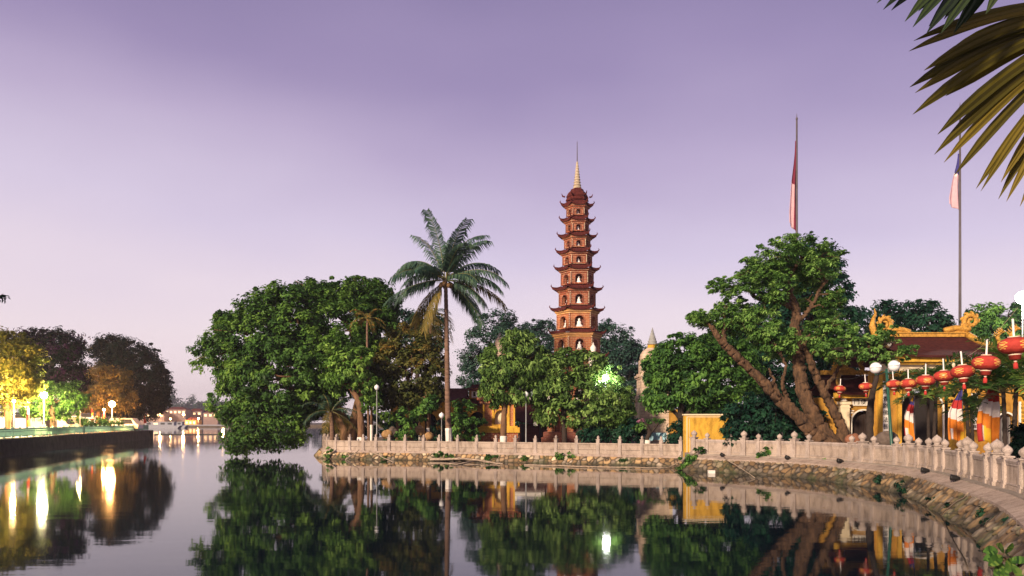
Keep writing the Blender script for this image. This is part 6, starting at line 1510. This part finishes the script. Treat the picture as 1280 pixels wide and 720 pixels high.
def van(label, d, x, L=4.2, m='white', h=1.9):
    b = at(x, 527, d); b.z = G_E; t = thing('parked_van', label, 'van', b, 'vans parked on the left embankment'); mb = MB(); y = b.y
    pr = [(-L / 2, .35), (-L / 2, h * .92), (-L / 2 + .15, h), (L * .28, h), (L * .42, h * .58), (L / 2, h * .5), (L / 2, .35)]
    V = [(b.x + p, y - .85, G_E + z) for p, z in pr] + [(b.x + p, y + .85, G_E + z) for p, z in pr]; n = len(pr); mb.add(V, [tuple(range(n - 1, -1, -1)), tuple(range(n, 2 * n))] + [(i, (i + 1) % n, n + (i + 1) % n, n + i) for i in range(n)]); build('body', mb, M[m], t)
    mb = MB(); mb.add([(b.x + p, y - .86, G_E + z) for p, z in ((-L * .1, h * .55), (L * .34, h * .55), (L * .26, h * .9), (-L * .1, h * .9))], [(0, 1, 2, 3)]); build('side_window', mb, M['black'], t)
    for dx in (-L * .3, L * .3):
        mb = MB(); mb.tube([(b.x + dx, y - .9, G_E + .33), (b.x + dx, y - .6, G_E + .33)], .33, 14); build('wheel', mb, M['black'], t)
van('white van parked right of the orange sodium lamp', 118, 158); van('white van parked on the road below the star shaped lamp', 98, 62, 4.0); van('pale van half hidden behind the pole of the pale banner', 104, 84, 4.4, 'cream')

# ------------------------------------------------------------------ far shore
FDIST = 430.0
mb = MB(); mb.box((-150, FDIST + 350, .2), (1100, 700, 1.6)); structure(build('far_shore', mb, M['soil']))
mb = MB(); rng = np.random.default_rng(31); rows = []
for j in range(6):
    v = j / 5; y = 860 + 160 * v; rows.append([(x, y, 1 + (19 + 9 * sin(x * .017 + 1.0) + 5 * sin(x * .04) + 2 * rng.random()) * sin(pi * min(1, .1 + v * .8)) * (.4 + .6 * min(1, max(0, (x + 520) / 160)))) for x in np.linspace(-640, 300, 80)])
mb.grid(rows); structure(build('hills', mb, M['leaf_dark'], None, True))
C = []; R = []
for k in range(420):
    x = rng.uniform(-460, -180); y = rng.uniform(820, 870); C.append((x, y, 5 + rng.random() * (19 + 8 * sin(x * .03 + .3)))); R.append(rng.uniform(3, 6))
t = leaf_mesh('far_wood', np.array(C), R, 50, 2.6, M['leaf_dark'], None, rng, .8, .6); t['kind'] = 'stuff'
fdat = [(183, 205, 516, 520, 'pale low house with orange lit windows just right of the black tree'), (206, 232, 512, 520, 'long pale building with a row of orange windows in the middle of the far shore'), (234, 252, 514, 520, 'grey house between the far lamps below the hill'), (231, 245, 525, 530, 'small bright orange lit pavilion at the far waterline'), (254, 272, 516, 524, 'dark red house at the far shore beside the big left tree'), (272, 296, 518, 524, 'far house glowing behind the lowest leaves of the big tree'), (160, 184, 517, 524, 'far lit house behind the trunk of the black tree')]
for i, (x0, x1, yt, yb, lb) in enumerate(fdat):
    d = FDIST + (6 if i == 3 else 14 + 9 * (i % 3)); a, b = at(x0, yt, d), at(x1, yt, d); t = thing('far_house', lb, 'house', ((a.x + b.x) / 2, d, 1)); mb = MB(); mb.box(((a.x + b.x) / 2, d + 4, (a.z + 1) / 2), (b.x - a.x, 8, a.z - 1)); build('wall', mb, M['far_ochre'] if i == 3 else M['far_wall'], t)
    mb = MB(); mb.lathe([((b.x - a.x) * .76, a.z), ((b.x - a.x) * .3, a.z + 1.6)], ((a.x + b.x) / 2, d + 4, 0), 4, rot=pi / 4, sy=.6); build('roof', mb, M['roof'], t)
    nw = max(3, int((b.x - a.x) / 2.2))
    for k in range(nw):
        mb = MB(); mb.box((a.x + (b.x - a.x) * (k + .5) / nw, d - .06, a.z - 1.4), ((b.x - a.x) / nw * .5, .1, 1.2)); build('window', mb, M['win_light'], t)
for i, (x, y, lb) in enumerate(((200.5, 518, 'far orange street lamp beside the black tree'), (213, 523.5, 'lowest far street lamp above the houseboats'), (229.5, 518, 'brightest far street lamp in the middle of the far shore'), (248, 523, 'far street lamp right of the orange pavilion'), (279, 525, 'far street lamp seen behind the hanging leaves of the big tree'), (190, 520.5, 'far street lamp partly behind the tip of the embankment'))):
    street_lamp(lb, FDIST + 3, x, y, .55 if i in (2, 4) else .42, M['lamp_orange'], 9000, (1, .55, .22), ground=1.0)
mb = MB(); mb.box((at(240, 0, 405).x, 405, 1.0), (at(300, 0, 405).x - at(192, 0, 405).x, 3, .5)); o = build('pier_deck', mb, M['grey_white'], None)
tag(o, 'long low white pier along the far waterline', 'pier')
mb = MB(); mb.tube([(at(193, 543.5, 172).x, 172, .05), (at(235, 543.5, 172).x, 172, .06), (at(272, 543.5, 172).x, 172, .04)], .12, 6); tag(build('floating_boom', mb, M['black'], None), 'thin dark boom floating across the open water beyond the embankment', 'boom')
for i, (x, L, lb) in enumerate(((201, 17, 'white houseboat moored beside the tip of the embankment'), (216, 13, 'smaller pale houseboat right of the white one at the far pier'))):
    d = 330 + 15 * i; b = at(x, 527, d); b.z = 0; t = thing('houseboat', lb, 'houseboat', b); mb = MB()
    pr = [(-L / 2, 1.0), (-L / 2 + 1, 0), (L / 2 - 1, 0), (L / 2, 1.2)]; V = [(b.x + p, d - 1.6, z) for p, z in pr] + [(b.x + p, d + 1.6, z) for p, z in pr]; mb.add(V, [(3, 2, 1, 0), (4, 5, 6, 7)] + [(k, (k + 1) % 4, 4 + (k + 1) % 4, 4 + k) for k in range(4)]); build('hull', mb, M['grey_white'], t)
    mb = MB(); mb.box((b.x, d, 1.8), (L * .7, 2.6, 1.7)); cbn = build('cabin', mb, M['grey_white'], t); mb = MB(); mb.box((b.x, d, 2.75), (L * .76, 3, .15)); build('roof', mb, M['grey'], t)
    for k in range(4):
        mb = MB(); mb.box((b.x - L * .26 + k * L * .17, d - 1.32, 1.95), (L * .1, .06, .7)); build('window', mb, M['win_light'] if k == 1 else M['black'], cbn)
# floodlights of the temple grounds
def flood(label, d, x, y, energy, ground, rad=.22, fwd=(0, -1, -.2), offset=.5):
    p = at(x, y, d); b = Vector((p.x, p.y, ground)); t = thing('floodlight', label, 'floodlight', b); mb = MB(); mb.tube([b, p - Vector((0, 0, .25))], .05, 8); mb.tube([p - Vector((.28, 0, .25)), p - Vector((-.28, 0, .25))], .03, 6); build('pole', mb, M['steel'], t)
    mb = MB(); mb.lathe([(rad * sin(a), -rad * cos(a)) for a in np.linspace(.1, pi - .05, 10)], tuple(p), 14); build('lamp_head', mb, M['lamp_white'], t, True)
    ld = bpy.data.lights.new('floodlight_light', 'POINT'); ld.energy = energy * 0.72; ld.color = (1.0, .98, .92); ld.shadow_soft_size = .25; lo = bpy.data.objects.new('lamp_light', ld); COL.objects.link(lo); lo.parent = t; lo.location = p - b + Vector(fwd) * offset
flood('white floodlight shining out of the tree in front of the pagoda', 58.2, 757, 472, 520, G_L)
flood('white floodlight on a pole at the right edge above the temple roof', 52, 1278, 372, 3500, G_R, .4)

# ------------------------------------------------------------------ evening haze
mb = MB(); mb.box((-100, 545, 22.5), (1300, 1210, 48)); hz = build('haze', mb, nmat('evening haze', lambda n, l, b, nt: None)); hz['kind'] = 'stuff'
nt = hz.data.materials[0].node_tree; nt.nodes.remove(nt.nodes['Principled BSDF'])
pv = nt.nodes.new('ShaderNodeVolumePrincipled'); pv.inputs['Color'].default_value = (.50, .48, .62, 1); pv.inputs['Density'].default_value = 0.0004; pv.inputs['Anisotropy'].default_value = 0.2
nt.links.new(pv.outputs[0], nt.nodes['Material Output'].inputs['Volume'])
